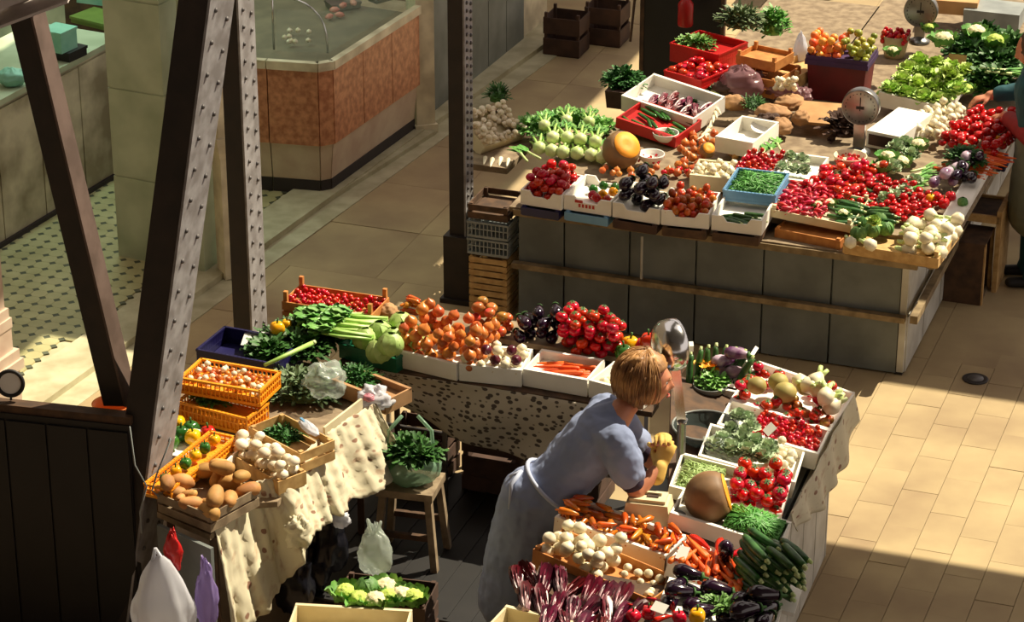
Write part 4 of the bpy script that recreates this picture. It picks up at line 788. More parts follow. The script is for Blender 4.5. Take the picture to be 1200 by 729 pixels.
# middle of far counter
def flat(px,py,z,w,d,h,mt,name,label,cat,yaw=0,tilt=0):
    return tag(MB().box((0,0,h/2),(w,d,h)).build(name,mt,None,False,T(at(px,py,z))@BASE@RZ(yaw)@RX(tilt)),label,cat)
flat(962,135,.885,.3,.3,.02,'cardboard','cardboard_sheet','tan cardboard sheet lying left of the dial scale','cardboard',.1,.12)
leafheap(988,158,.86,.09,.07,.1,40,.12,.07,'kraft_dark','dark wilted leaves at the foot of the dial scale','leaves','dry_leaves')
bq=Q((1016,150),(1056,158),(1028,118),.99); o=thing('storage_box','grey white box right of the dial scale','box',bq.M@T(0,0,-.06)); MB().box((0,0,-.01),(bq.w,bq.d,.11)).build('body','white_card',o); MB().box((0,-bq.d/2-.003,-.01),(bq.w*.86,.008,.07)).build('opening_shade','kraft_dark',o)  # dark slab painted in for the shade of an open side
wq=Q((838,160),(882,168),(850,132),1.0); box_crate(wq,.1,'empty open white box standing behind the cherry tomatoes','white_card',dep=.09)
o=thing('plate','white round plate beside the empty white box','plate',T(at(893,150,.95))@RX(.3)); MB().lathe([(.03,0),(.06,.004),(.075,.014),(.07,.013),(.05,.007),(.001,.005)],24).build('plate','white_paint',o,True)
# radicchio crate etc. at the left wing of the far counter
rq=Q((728,112),(812,140),(742,78),(1.0,.96,1.06)); box_crate(rq,.11,'long white crate of purple radicchio on the left wing of the far counter','white_card',dep=.08)
for k in range(9): put('radicchio',T(rq.p(.3+.075*k,.3+.14*(k%3),-.04))@RZ(1.2+.4*math.sin(k*3)),'small purple radicchio, %s in the long white crate'%['leftmost','second from left','third from left','fourth from left','in the middle','fourth from right','third from right','second from right','rightmost'][k],'small radicchio in the long white crate',sc=.8)
r2=Q((738,136),(800,152),(722,106),(.95,.93,1.0)) if 0 else Q((722,138),(792,162),(738,112),(.97,.92,1.0)); box_crate(r2,.07,'shallow red box of green peppers in front of the radicchio','red_plastic',dep=.04)
pile('cucumber',r2,14,'long green pepper in the shallow red box','green peppers in the shallow red box',.03,yaw=-.5,jy=.4,s=(.7,.9),cat=None) if 0 else pile('cucumber',r2,14,'long green pepper in the shallow red box','green peppers in the shallow red box',.03,yaw=-.5,jy=.4,s=(.7,.9))
pt=thing('herb_pot','dark square pot at the left edge of the far counter','pot',T(at(727,124,.87))@BASE); MB().box((0,0,.06),(.15,.13,.12),tp=1.15).build('pot','kraft_dark',pt)
leafheap(730,102,.97,.12,.1,.12,170,.07,.03,'herb_leaf','bushy dark green herb growing in the dark square pot',name='potted_herb')
# roots and braids
for k in range(7): putpx('palestalk',824+3*k,160-5*k,.88+.01*k,'pale root in the bundle left of the empty white box',1.2+.15*k,.95,group='pale roots by the empty white box')
pile('potato',lq((842,186),(880,192),(850,170),.87),10,'tan potato in front of the empty white box','potatoes in front of the empty box',0,s=(.5,.65),each=('tan potato','the group before the empty box'))
# red crates with tomatoes, back left
stq=Q((776,88),(822,100),(792,52),.86)
wood_crate(Q((778,92),(818,104),(812,35),(.93,.93,.95)),.09,'long pale wooden crate under the red tomato crates','wood_pale',.03,ns=1)
rc=Q((779,82),(822,94),(790,60),1.0); lattice_crate(rc,.07,'red plastic crate of tomatoes on the left wing of the far counter','red_plastic',.04,solid=True); pile('tomato_far',rc,26,'red tomato in the red plastic crate','tomatoes in the red plastic crate',.03,bias=.5)
rc2=Q((786,50),(842,64),(798,30),1.06); lattice_crate(rc2,.13,'red plastic crate of green herbs behind the red tomatoes','red_plastic',.05,solid=True); leafheap(815,54,1.03,.12,.07,.06,110,.06,.03,'mid_leaf','fresh green herb heap in the red plastic crate')
o=thing('canister','red plastic canister by the dark screen at the top edge','canister',T(at(803,30,.9))@BASE); MB().lathe([(.05,0),(.055,.01),(.055,.16),(.03,.2),(.02,.21),(.02,.24)],16).build('body','red_plastic',o,True); MB().lathe([(.024,.24),(.024,.265),(.001,.268)],12).build('cap','maroon',o,True)
o=thing('shade_screen','tall black screen standing in for the shadowed backdrop behind the left wing','screen',T(at(805,64,.8)+Vector((0,.55,-.8)))@BASE)
MB().box((0,0,1.0),(.6,.03,1.4)).build('cloth','black',o)  # black sheet put in where the backdrop lies in shadow
for s_ in(-1,1): MB().box((s_*.3,0,.85),(.03,.04,1.7)).build('frame_post','wood_dark',o)
MB().tube([(-.36,-.1,.7),(-.30,0,1.7)],.01,6).build('thin_pole','wood_dark',o)
# stacked wooden crates with greens
k1=Q((852,82),(908,94),(862,60),1.0); wood_crate(Qat(k1.M@T(0,0,0),k1.w,k1.d),.14,'brown wooden crate at the bottom of the back stack','wood_orange',.1,ns=2,posts=0)
k2=Q((846,42),(900,58),(862,22),1.12); wood_crate(Qat(k1.M@T(-.03,.06,.085),.3,.26),.08,'brown wooden crate on top of the back stack','wood_orange',.04,ns=1)
leafheap(868,30,1.08,.13,.1,.1,130,.11,.03,'sage_leaf','grey green artichoke stalks in the top wooden crate'); leafheap(905,38,1.0,.09,.09,.16,140,.08,.03,'leek_green','bright green chive bunch right of the wooden crates')
k3=Q((900,80),(935,88),(912,50),.98); wood_crate(k3,.1,'small pale crate leaning beside the back wooden crates','wood_pale',.06,ns=1)
# bags and pink things
blob(T(at(868,112,.87))@BASE,.15,.1,.1,'bag_pink','brownish pink plastic bag crumpled behind the empty box','bag',seed=2,neck=.4)
blob(T(at(916,112,.87))@BASE,.12,.09,.05,'bag_pink','flat mauve plastic bag under the pink garlic','bag',seed=5)
pile('garlic',Qat(T(at(920,106,.965))@BASE,.17,.12),16,'pinkish garlic bulb on the mauve plastic bag','pink garlic on the mauve bag',.0,s=(.8,1)) 
blob(T(at(937,78,.87))@BASE,.045,.045,.13,'bag_white','thin white plastic bag hanging beside the red basket','bag',seed=7,neck=.6)
leafheap(880,124,.9,.08,.06,.04,60,.07,.012,'herb_leaf','green beans poking from a paper bag behind the empty box','greens','bean_bunch')
for k,(x,y,s_) in enumerate(((905,140,.11),(925,128,.1),(915,156,.09),(860,128,.08),(938,146,.06))): blob(T(at(x,y,.87))@BASE@RZ(k),s_,s_*.8,.05,'brown_paper',['crumpled brown paper bag right of the white plate','crumpled brown paper bag behind the plate near the cardboard','crumpled brown paper bag in front of the leeks','crumpled brown paper bag behind the empty box','small crumpled brown paper beside the cardboard sheet'][k],'paper bag','paper_bag',k+3)
# red basket with fruit
rb=thing('fruit_basket','tall dark red basket with a purple cloth rim holding fruit','basket',T(at(984,112,.787))@BASE); MB().box((0,0,.14),(.36,.26,.28),tp=1.12).build('body','maroon',rb); MB().box((0,0,.27),(.43,.32,.035)).build('cloth_rim','purple_cloth',rb)
for s_ in (-1,1): MB().box((0,s_*.15,.3),(.42,.012,.03)).build('rim_fold','purple_cloth',rb); MB().box((s_*.205,0,.3),(.012,.3,.03)).build('rim_fold','purple_cloth',rb)
q_=Qat(T(at(984,112,.787)+Vector((0,0,.31)))@BASE,.42,.3)
pile('peach',q_,34,'yellow orange peach in the tall dark red basket','peaches in the dark red basket',.02,b=(0,.55,.0,1),bias=.2); pile('applegreen',q_,28,'yellow green apple in the tall dark red basket','green apples in the dark red basket',.02,b=(.5,1,0,1),bias=.2)
sb=thing('wicker_basket','small basket of red strawberries beside the round back scale','basket',T(at(1048,66,.787))@BASE); MB().lathe([(.07,0),(.075,.02),(.1,.16),(.09,.16),(.07,.1),(.001,.1)],16).build('body','straw',sb,True)
pile('strawberry',Qat(T(at(1048,66,.787)+Vector((0,0,.15)))@BASE,.19,.17),55,'red and pink strawberry in the small basket','strawberries in the small basket',.04,bias=.5,s=(1.2,1.5),K=6)
o=flat(1120,12,.9,.32,.22,.1,'cardboard','cardboard_box','brown cardboard box at the top edge beside the back scale','box',.1); flat(1165,26,.84,.4,.3,.12,'grey_plastic','grey_tub','long grey tub at the top right corner','tub')
for k,(x,y) in enumerate(((942,10),(952,4),(985,8),(996,2))): MB().beam(at(x,y,.0)-at(x,y,.0),Vector((.03,.02,.85)),.04,.04,up=(0,1,0)) if 0 else None
for k,(x,y) in enumerate(((958,16),(990,16))):
    o=thing('stool',['dark wooden stool behind the red basket, left one','dark wooden stool behind the red basket, right one'][k],'stool',T(at(x,y+20,.0)+Vector((0,1.0,0)))@BASE); MB().box((0,0,.7),(.26,.26,.04)).build('seat','wood_dark',o)
    for sx in(-1,1):
        for sy in(-1,1): MB().beam((sx*.12,sy*.12,0),(sx*.09,sy*.09,.69),.035,.035,up=(0,1,0)).build('leg','wood_dark',o)
# wooden box at right of the far counter
bb=Q((1109,284),(1148,296),(1130,258),.5,W=.25,D=.3)
o=thing('wooden_box','old dark wooden box with one open side on the floor right of the far counter','box',T(at(1148,360)-U*.13+V*.16)@BASE)
w,d_,h_=.26,.3,.42; 
MB().box((0,-d_/2,h_/2),(w,.015,h_)).build('side_board','wood_dark',o); MB().box((0,d_/2,h_/2),(w,.015,h_)).build('side_board','wood_dark',o); MB().box((-w/2,0,h_/2),(.015,d_-.02,h_)).build('side_board','wood_dark',o)
MB().box((0,0,h_-.005),(w+.01,d_+.01,.015)).build('top_board','wood_dark',o); MB().box((0,0,.012),(w,d_-.02,.018)).build('bottom_board','wood_grey',o)
for s_ in(-1,1): MB().box((w/2,s_*(d_/2-.012),h_/2),(.02,.03,h_)).build('lit_edge','wood_pale',o)  # pale strips paint the sunlit right edge of the box
o=thing('wicker_chair_back','pale framed wooden tray standing upright behind the old wooden box','tray',T(at(1166,340)+V*.12)@BASE); MB().box((0,0,.28),(.03,.36,.56)).build('board','wood_pale',o); MB().box((-.11,.0,.5),(.2,.34,.02)).build('shelf','wood_dark',o); o.name='upright_tray'
for s_ in(-1,1): MB().box((-.1,s_*.17,.5),(.22,.02,.05)).build('rim','wood_pale',o)
o=thing('blue_bag','blue plastic bag hanging at the side of the far counter','bag',T(at(1172,200,.55))@BASE); blob(Matrix(),.05,.05,.08,'navy',None,None,'body',4,.4,par=o)

t5=lq((1005,262),(1050,268),(1015,246),.87); pile('zucchini',t5,10,'dark green courgette between the radishes and the dark tomatoes','courgettes in the middle of the right end',0,yaw=.1,jy=.4,s=(.75,.9))
for k,(x,y) in enumerate(((1060,226),(1048,232),(1072,214),(1036,236))): putpx('frosthead',x,y,.87,['pale endive between leeks and red tomatoes','pale endive left of the slim leeks','pale endive at the back of the slim leeks','pale endive nearest to the dark tomatoes'][k],k,.7)
for k,(x,y) in enumerate(((822,196),(836,192),(846,200))): putpx('savoy',x,y,.86,['small dark cabbage behind the garlic box, left','small dark cabbage behind the garlic box, middle','small dark cabbage behind the garlic box, right'][k],k,.45)
leafheap(975,208,.86,.07,.05,.04,60,.06,.03,'frost_leaf','greyish leafy stalks in front of the cream bowl',name='greens_heap')

for k,(x,y) in enumerate(((664,140),(690,142),(638,146))): putpx('fennel',x,y,.93,['fennel lying high at the back of the celery tops','fennel lying high next to the pumpkin','fennel lying high at the left of the celery tops'][k],1.9,1.1)
for k,(x,y,s_) in enumerate(((850,112,.1),(884,100,.09),(900,150,.08),(940,120,.08))): blob(T(at(x,y,.87))@BASE@RZ(k*1.7),s_,s_*.7,.05,'bag_pink' if k%2 else 'kraft_dark',['dark crumpled paper beside the mauve bag','mauve plastic bag behind the pink garlic','dark crumpled paper right of the plate','small mauve bag by the cardboard sheet'][k],'wrapping','wrapping',k+11,cr=.45)
for k,(x,y,s_) in enumerate(((860,95,.9),(838,110,.8),(826,128,.8))): putpx('chard',x,y,.88,['leafy chard bunch behind the mauve bag','leafy chard bunch left of the mauve bag','leafy chard bunch by the pale roots'][k],1.2+k,s_)
pile('onion',lq((700,205),(760,214),(712,190),.87),14,'brown onion in the row between red tomato box and bowls','brown onions behind the pepper box',0,bias=.3,s=(.6,.75),each=('brown onion','the group behind the pepper box'))
# ================= NEAR STALL, BACK ROW (white boxes), table top at .80
def nrq(x0,y0,x1,y1,z=.90,D=.27): return Q((x0,y0),(x1,y1),(x0+26,y0-50),z,D=D)
NB=[(464,411,535,427.5),(538,427,611,434.5),(613,433,688,446),(690,446,752,462)]; nb=[]
for i,(a,b,c,d_) in enumerate(NB):
    q=nrq(a,b,c,d_); nb.append(q); box_crate(q,.095,['leftmost white box of the near back row, heaped with golden onions','white box of garlic and red onions in the near back row','white box with carrots in the near back row','white box behind the woman at the right end of the near back row'][i],dep=.05 if i!=3 else .06)
tb=Q((455,420),(760,470),(485,365),.905,D=.3); bk=Q((480,378),(775,425),(505,330),.90,D=.34)
o=thing('back_shelf','long plank shelf behind the white boxes of the near back row','shelf',bk.M); MB().box((0,0,-.05),(bk.w,bk.d-.1,.03)).build('plank','wood_grey',o)
for s_ in (-.45,0,.45): MB().box((bk.w*s_,0,-.08),(.03,.2,.04)).build('block','wood_dark',o)
pile('onion',Qat(nb[0].M@T(.04,.05,0),nb[0].w*1.25,nb[0].d*1.25),64,'','golden onions in the near back row',.05,bias=.2,each=('golden brown onion','the big near heap'))
gb=Qat(nb[1].M,nb[1].w,nb[1].d)
pile('bulb',gb,30,'white onion in the near back row box beside the golden onions','white onions in the near back row',.05,s=(.75,1),bias=.2,each=('white onion','the white onion box'))
for k,(fx,fy,z) in enumerate(((.12,.2,.02),(.55,.15,.015),(.88,.2,.02),(.35,.45,.03),(.75,.5,.035))): put('redonion',T(gb.p(fx,fy,z+.012))@RX(.4*k),['red onion at the left front of the white onions','red onion in the front middle of the white onions','big red onion at the right front of the white onions','red onion half way back on the white onions','red onion at the back right of the white onions'][k],sc=.95)
pile('carrot',nb[2],16,'carrot in the near back row white box','carrots in the near back row',.05,yaw=.2,jy=.6,b=(.05,.95,.1,.9),each=('carrot','the back row box'))
pile('bulb',nb[3],7,'pale turnip in the box behind the woman','turnips behind the woman',.06,s=(.8,1),each=('pale turnip','the box behind the woman'))
def bsp(fl,fr,d,z=.865): return Q(fl,fr,(fl[0]+20,fl[1]-40),z,D=d)
pile('greentom',bsp((548,391),(592,399),.16),16,'orange green tomato behind the golden onions','orange green tomatoes behind the onions',0,bias=.2,each=('orange green tomato','the group behind the onions'))
for k,(x,y) in enumerate(((478,388),(490,385),(520,384),(536,384),(508,380))): putpx('greentom' if k>1 else 'zucchini',x,y,.865,['green courgette between cabbages and onions','second green courgette between cabbages and onions','orange tomato at the left behind the onions','orange tomato in the middle behind the onions','orange tomato at the very back behind the onions'][k],2.5,1)
pile('eggplant',bsp((590,402),(652,413),.24),10,'dark eggplant with green cap behind the white onions','eggplants behind the white onions',0,yaw=1.9,jy=.6,s=(.85,1),each=('dark eggplant','the group behind the white onions'))
pile('tomato',Qat(bsp((642,415),(738,432),.25).M@T(-.03,0,0),.36,.24),60,'','red tomatoes in the near back row',0,bias=.85,each=('glossy red tomato','the tall near heap'))
for k,(c_,x,y) in enumerate((('bell_yellow',739,404),('bell_red',754,406),('bell_red',767,408),('bell_green',731,414),('bell_red',760,400))): putpx(c_,x,y,.87+(.04 if k==4 else 0),['yellow bell pepper at the right of the tall tomato heap','red bell pepper next to the yellow one by the chrome scale','red bell pepper touching the chrome scale','green bell pepper below the yellow one by the scale','red bell pepper on top beside the chrome scale'][k],k,1.3)
# cabbages, green crate
gc=Q((398,402),(464,420),(425,380),.885,D=.26); lattice_crate(gc,.085,'green plastic crate holding the pale cabbages','green_plastic',.05,solid=True)
for k,(x,y,z) in enumerate(((444,412,.84),(428,398,.84),(462,398,.85),(446,390,.86),(474,392,.85),(487,398,.85),(458,404,.9),(470,380,.86))): putpx('cabbage',x,y,z+.015,['pale round cabbage at the front of the green crate','pale round cabbage at the left of the green crate','pale round cabbage in the middle of the cabbages','pale round cabbage at the back left of the cabbages','pale round cabbage at the back of the cabbages','pale round cabbage touching the golden onions','pale round cabbage on top of the cabbages','pale round cabbage farthest to the back'][k],k,1.15)
# dark greens and leeks over the navy crate
bc=Q((231,409),(322,426),(250,380),.93); lattice_crate(bc,.13,'navy blue plastic crate at the left of the leafy greens','navy',.09,solid=True)
flat(302,398,.90,.16,.12,.006,'paper','paper_sheet','white paper sheet lying in the navy crate','paper',.2,.25)
for k,(x,y,rx) in enumerate(((335,405,.14),(365,395,.15),(395,388,.13),(318,420,.1),(352,415,.12))): leafheap(x,y,.845,rx,rx*.75,.08,120,.1,.045,'dark_leaf',['dark leafy greens left of the leek stems','dark leafy greens behind the leek stems','dark leafy greens next to the cabbages','dark leafy greens at the left hanging over the navy crate','dark leafy greens below the leek stems'][k],name='leafy_greens',ruf=.8)
for k,(x,y,a,s_) in enumerate(((405,384,3.3,1.1),(415,380,3.35,1.15),(400,392,3.2,1.1),(420,374,3.4,1.0),(385,378,3.3,1.1),(395,370,3.5,.9))): putpx('celery',x,y,.93,['thick celery bunch lying in front on the dark greens','thick celery bunch touching the cabbages','celery bunch nearest to the green crate','celery bunch at the back by the cabbages','celery bunch behind the leek stems','small celery bunch at the very back'][k],a,s_)
o=thing('leek','single long pale green stalk sticking out to the left over the navy crate','leek',T(at(338,418,.95))); a_,b_=at(310,428,.95),at(366,402,.97); MB().tube([a_-at(338,418,.95),b_-at(338,418,.95)],[.01,.013],8).build('stalk','celery',o,True); MB().tube([b_-at(338,418,.95),b_-at(338,418,.95)+(b_-a_)*.06],[.014,.011],8).build('root_end','pale_stalk',o,True)
putpx('bell_yellow',325,385,.93,'yellow bell pepper beside the white paper by the iron post',0,1.1); putpx('bell_yellow',336,380,.92,'second yellow bell pepper by the iron post',1,.8)
# wooden crate of cherry tomatoes at the back left
rc=Q((330,352),(436,368),(349,318),.96,D=.25); wood_crate(rc,.12,'reddish wooden crate of cherry tomatoes with pale corner posts','wood_orange',.05,ns=2,posts=.05)
pile('cherry',rc,110,'cherry tomato in the reddish wooden crate','cherry tomatoes in the wooden crate',.045,s=(1,1.2),K=5)
o=thing('side_table','low table under the tomato crate at the back left of the near stall','table',T(Vector((rc.M.translation.x,rc.M.translation.y,0)))@BASE); MB().box((.1,0,.815),(.78,.3,.03)).build('tabletop','wood_grey',o)
for sx in(-.2,.4):
    for sy in(-.12,.12): MB().box((sx,sy,.4),(.025,.025,.8)).build('leg','wood_dark',o)
blob(T(at(455,372,.87))@BASE,.055,.05,.04,'brown_paper','round brown paper bag right of the cherry tomato crate','paper bag','paper_bag',9)
pile('longpepper',Qat(T(at(488,368,.865))@BASE,.18,.1),10,'reddish long pepper behind the cabbages','reddish peppers behind the cabbages',0,s=(.8,1),each=('reddish long pepper','the group behind the cabbages'))
# hanging cloth under the back row
topc=[at(x,y,.795) for x,y in ((448,432),(465,434),(535,447),(612,459),(690,471),(735,478))]; topc=[p-V*.02 for p in topc]
botc=[p-V*.01+Vector((0,0,-d_)) for p,d_ in zip(topc,(.08,.14,.30,.36,.37,.38))]
def dr(s,t):
    a=curve(topc,s); b=curve(botc,s); p=a.lerp(b,t); return p-V*(.02*t*math.sin(s*26+3*t)+.03*t+.012*math.sin(s*9+t*7))
sheet(dr,70,16,'dotted_cloth','hanging_cloth','beige dotted cloth hanging below the white boxes of the near back row','cloth',su=7,sv=2.1)
# ================= RIGHT HAND DISPLAY
ZL,ZR=.955,.865
top_=Q((782,738),(893,762),(868,470),(ZL-.1,ZR-.1,ZL-.1)); 
o=thing('display_slope','sloping wooden board under the right hand boxes of the near stall','board',top_.M); MB().box((0.0,.05,-.014),(top_.w+.02,top_.d+.16,.025)).build('board','wood_dark',o)
def rq_(fl,fr,bl,dz=0,**k): return Q(fl,fr,bl,(ZL+dz,ZR+dz,ZL+dz),**k)
RA=rq_((856,467),(972,506),(880,420)); RB=rq_((840,497),(959,533),(856,467)); RC=rq_((818,534),(932,566),(839,498)); RD=rq_((784,570),(916,604),(806,532)); RE_=rq_((785,601),(914,641),(797,580),D=.25)
for q,l in ((RA,'white box of tomatoes and fennel at the far right corner of the near stall'),(RB,'white box of cherry tomatoes and artichokes, second from the back'),(RC,'white box of wrapped greens and white bulbs, third from the back'),(RD,'white box of pale beans and tomatoes behind the pumpkin box')): box_crate(q,.09,l,dep=.05)
pile('cherry',RB,120,'bright red cherry tomato in the second box from the back','cherry tomatoes in the near right box',.045,b=(.3,.98,.05,.98),K=5,s=(.95,1.2))
pile('tomato',RA,34,'red tomato in the box at the far right corner of the near stall','red tomatoes at the far right corner',.045,b=(0,.85,0,.8),s=(.8,1),bias=.1,each=('red tomato','the far right corner box'))
pile('greentom',RA,12,'greenish red tomato in the corner box of the near stall','greenish tomatoes at the far right corner',.045,b=(.3,1,0,.4),s=(.75,.95),each=('greenish tomato','the far right corner box'))
for k,(x,y,s_) in enumerate(((887,450,.85),(920,458,1.0),(912,446,.9),(944,452,.8))): putpx('melon',x,y+2,.92,['small brownish melon at the left of the corner box','largest pale melon in the middle of the corner box','small melon behind the largest one','small melon under the fennel'][k],k,s_)
for k,(x,y,z) in enumerate(((938,448,.96),(950,452,.98),(962,456,.97),(972,466,.95),(978,474,.93),(958,444,1.0),(968,462,.98))): putpx('fennelbulb',x,y,z-.02,['pale fennel bulb at the left top of the corner heap','pale fennel bulb second from the left on the corner heap','pale fennel bulb in the middle of the corner heap','pale fennel bulb at the right of the corner heap','pale fennel bulb nearest to the counter corner','pale fennel bulb at the very top of the corner heap','pale fennel bulb on the front of the corner heap'][k],-1.2+.5*k,1.25,(0,-.4))
for k,(x,y) in enumerate(((864,490),(876,494),(856,506),(872,510),(880,502))): put('frosthead',T(at(x,y,.945))@RZ(k),'pale green artichoke head in the second box from the back','artichokes in the near right box',sc=.62)
for k,(x,y) in enumerate(((838,526),(856,530),(874,532),(892,538),(848,518),(868,520),(900,530),(884,522))): put('frosthead',T(at(x,y,.93))@RZ(k*1.3),'frosty green endive head in the third box from the back','frosty endives in the near right box',sc=.8)
blob(RC.M@T(-.14,-.02,-.05),.1,.07,.045,'bag_clear','clear plastic wrapping over the frosty greens','wrapping','plastic_wrap',4,cr=.4)
pile('garlic',RC,22,'white bulb at the right end of the third box','white bulbs in the third box',.045,b=(.62,.98,.05,.95),each=('small white bulb','the third box'))
beanheap(RD,420,'heap of pale green beans in the box behind the pumpkin','pale_bean','pale_beans',b=(0.02,.45,.05,.95),L=.06,top=.01,dep=.048)
pile('tomato',RD,34,'large glossy red tomato in the box behind the pumpkin','large tomatoes behind the pumpkin box',.045,b=(.5,1,0,1),s=(1,1.15),bias=.5,each=('large glossy tomato','the box behind the pumpkin'))
box_crate(RE_,.1,'white box with the cut pumpkin and green beans',dep=.055)
put('pumpkin',T(RE_.p(.27,.62,.055))@RZ(-.02)@RY(-.3),'large brown pumpkin with a slice cut off in the white box',sc=1.02)
beanheap(RE_,700,'heap of long green beans beside the cut pumpkin',b=(.44,.98,.03,.97),L=.12,top=.035,r=.004,dep=.053,seed=3)
ZF=(.95,.86,.95)
RF=Q((783,657),(880,700),(800,622),ZF,D=.24); box_crate(RF,.09,'white box of carrots next to the courgettes',dep=.055)
pile('carrot',RF,52,'','carrots in the near white box',.05,each=('orange carrot','the white box beside the courgettes'),yaw=-1.1,jy=.7,b=(0,.85,0,1),s=(.95,1.15),bias=.3)
for k in range(3): put('redlong',T(RF.p(.15+.22*k,.95,.02+.01*k))@RZ(2.2-k*.8)@RX(1),['red chilli pepper sticking up at the left of the carrots','red chilli pepper lying across the back of the carrots','red chilli pepper at the back right of the carrots'][k],sc=1.2)
RZU=Q((856,704),(925,722),(872,648),(.89,.85,.89)); pile('zucchini',Qat(RZU.M,.34,.27),46,'','courgettes piled at the front right',.03,yaw=-.75,jy=.25,s=(.95,1.2),each=('dark green courgette','the pile beside the green beans'))
o=thing('courgette_tray','flat tray under the pile of courgettes','tray',RZU.M@T(0,0,-.05)); MB().box((0,0,0),(.3,.24,.02)).build('tray','white_card',o)
putpx('eggplant',851,648,.93,'dark grey green gourd standing between beans and courgettes',1.6,1.0,(0,1.2))
RG=Q((768,716),(903,755),(790,674),ZF,D=.3); box_crate(RG,.09,'white box of black eggplants at the bottom edge of the near stall',dep=.055)
pile('eggplant',RG,15,'black eggplant in the white box at the bottom edge','black eggplants at the bottom edge',.05,yaw=.8,jy=.8,b=(0,1,0,1),s=(.95,1.15),bias=.2,each=('black eggplant','the bottom edge box'))
leafheap(845,712,.93,.07,.045,.03,60,.06,.02,'mid_leaf','small green leaves among the black eggplants'); 
putpx('bell_yellow',817,722,.96,'yellow bell pepper on the black eggplants',1,1.0)
for k,(x,y) in enumerate(((750,712),(760,718),(788,712),(796,724),(776,724),(742,722),(770,704))): putpx('redlong' if k%2==0 else 'bell_red',x,y,.93,['red chilli pepper left of the white price card','red bell pepper below the white price card','red chilli pepper right of the price card','red bell pepper left of the yellow pepper','red chilli pepper below the price card','red bell pepper at the left end of the chillies','red chilli pepper above the price card'][k],k,.85)
def card(px,py,z,w,h,label,yaw,t=.5): 
    o=thing('price_card',label,'card',T(at(px,py,z))@BASE@RZ(yaw)@RX(t)); MB().box((0,0,0),(w,h,.003)).build('card','white_paint',o); return o
card(773,712,1.0,.07,.05,'white price card on the red peppers at the bottom edge',-.3); card(902,503,.945,.07,.06,'white price card stuck in the cherry tomatoes',-.9,.7); card(800,648,.98,.05,.07,'cream price card on the carrots',-.1,.5)
# cloth and paper hanging at the customer side
def pts(l): return [at(x,y,z) for x,y,z in l]
ta_=pts(((998,458,.86),(985,486,.85),(972,512,.85),(958,540,.85),(940,572,.84),(925,600,.84))); tb_=[p+Vector((.015,0,-d_)) for p,d_ in zip(ta_,(.17,.28,.26,.26,.16,.1))]
def dr2(s,t): p=curve(ta_,s).lerp(curve(tb_,s),t); return p+un*(.014+.012*math.sin(s*30+2*t)*(.3+t)+.01*t)
sheet(dr2,60,10,'floral_cloth','side_cloth','cream crumpled cloth hanging over the customer side of the near stall','cloth',su=4,sv=1)
# scale and pan in the middle
o=thing('hanging_scale','chrome round shop scale standing beside the woman','scale',T(at(797,560,.82)))
P=at(797,560,.82); hd=at(790,405,1.36)
hd=onY(788,404,P.y)
MB().lathe([(.07,0),(.07,.02),(.04,.04),(.022,.06),(.022,.3),(.03,.32)],20).build('column','steel',o,True)
MB().beam((0,0,.3),(hd.x-P.x+.015,0,hd.z-P.z-.1),.045,.03,up=(0,1,0)).build('arm','chrome',o)
M_=T(hd-P)@RZ(R(22)); MB().lathe([(.001,-.085),(.06,-.083),(.1,-.07),(.122,-.045),(.128,0),(.124,.03),(.11,.034)],36,axis='x').build('housing','chrome',o,True,M=M_@S(1)); MB().lathe([(.11,.03),(.108,.036),(.001,.037)],30,axis='x').build('dial','dial',o,True,M=M_)
MB().box((.03,0,0),(.02,.05,.03)).build('bracket','white_paint',o,M=T(hd-P+Vector((.06,0,-.01))))
pn=thing('scale_pan','dark translucent scale pan with a pale rim right of the chrome scale','pan',T(at(826,522,.84))); MB().lathe([(.05,0),(.1,.02),(.15,.07),(.165,.11),(.158,.105),(.14,.065),(.09,.02),(.001,.012)],30).build('bowl','basin_plastic',pn,True)
rg=MB(); n=30
rg.tube([(.165*math.cos(2*PI*k/n),.165*math.sin(2*PI*k/n),.112) for k in range(n+1)],.006,6,cap=False); rg.build('rim','grey_plastic',pn,True)
dp_=thing('lower_basin','dark bowl with a steel rim below the scale pan','bowl',T(at(815,555,.80))); MB().lathe([(.06,0),(.1,.03),(.13,.08),(.125,.08),(.09,.03),(.001,.01)],26).build('bowl','kraft_dark',dp_,True); 
rg=MB(); rg.tube([(.13*math.cos(2*PI*k/n),.13*math.sin(2*PI*k/n),.085) for k in range(n+1)],.006,6,cap=False); rg.build('rim','steel',dp_,True)
fbx=Q((820,452),(872,462),(836,420),.9); box_crate(fbx,.09,'white box with upright courgettes at the back of the near stall',dep=.06)
pile('violet',Qat(fbx.M,.25,.2),8,'purple eggplant in the box with the upright courgettes','purple eggplants by the upright courgettes',.05,yaw=.3,jy=.8,s=(.8,.95),each=('purple eggplant','the upright courgette box'))
for k,(x,y,a) in enumerate(((818,428,.1),(828,426,0),(838,424,-.1),(848,426,.1),(857,428,.3),(866,430,.5),(872,436,.8),(808,434,-.1))): put('zucchini',T(at(x,y,.97))@BASE@RX(-.35)@RY(PI/2*1.0-PI+a*.5+ (0 if 1 else 0)),['upright green courgette, second from the left','upright green courgette, third from the left','upright green courgette, fourth from the left','upright green courgette in the middle of the row','upright green courgette right of the middle','upright green courgette near the white board','slanting green courgette leaning on the white board','upright green courgette at the far left of the row'][k],sc=.95)
fbw=bowl(832,462,.86,.09,'glass bowl of yellow courgette flowers behind the scale pan','grey_plastic'); 
leafheap(834,452,.9,.075,.07,.06,60,.05,.03,'leek_green','green stems of the courgette flowers in the glass bowl',name='flower_stems')
fl2=MB(); random.seed(3)
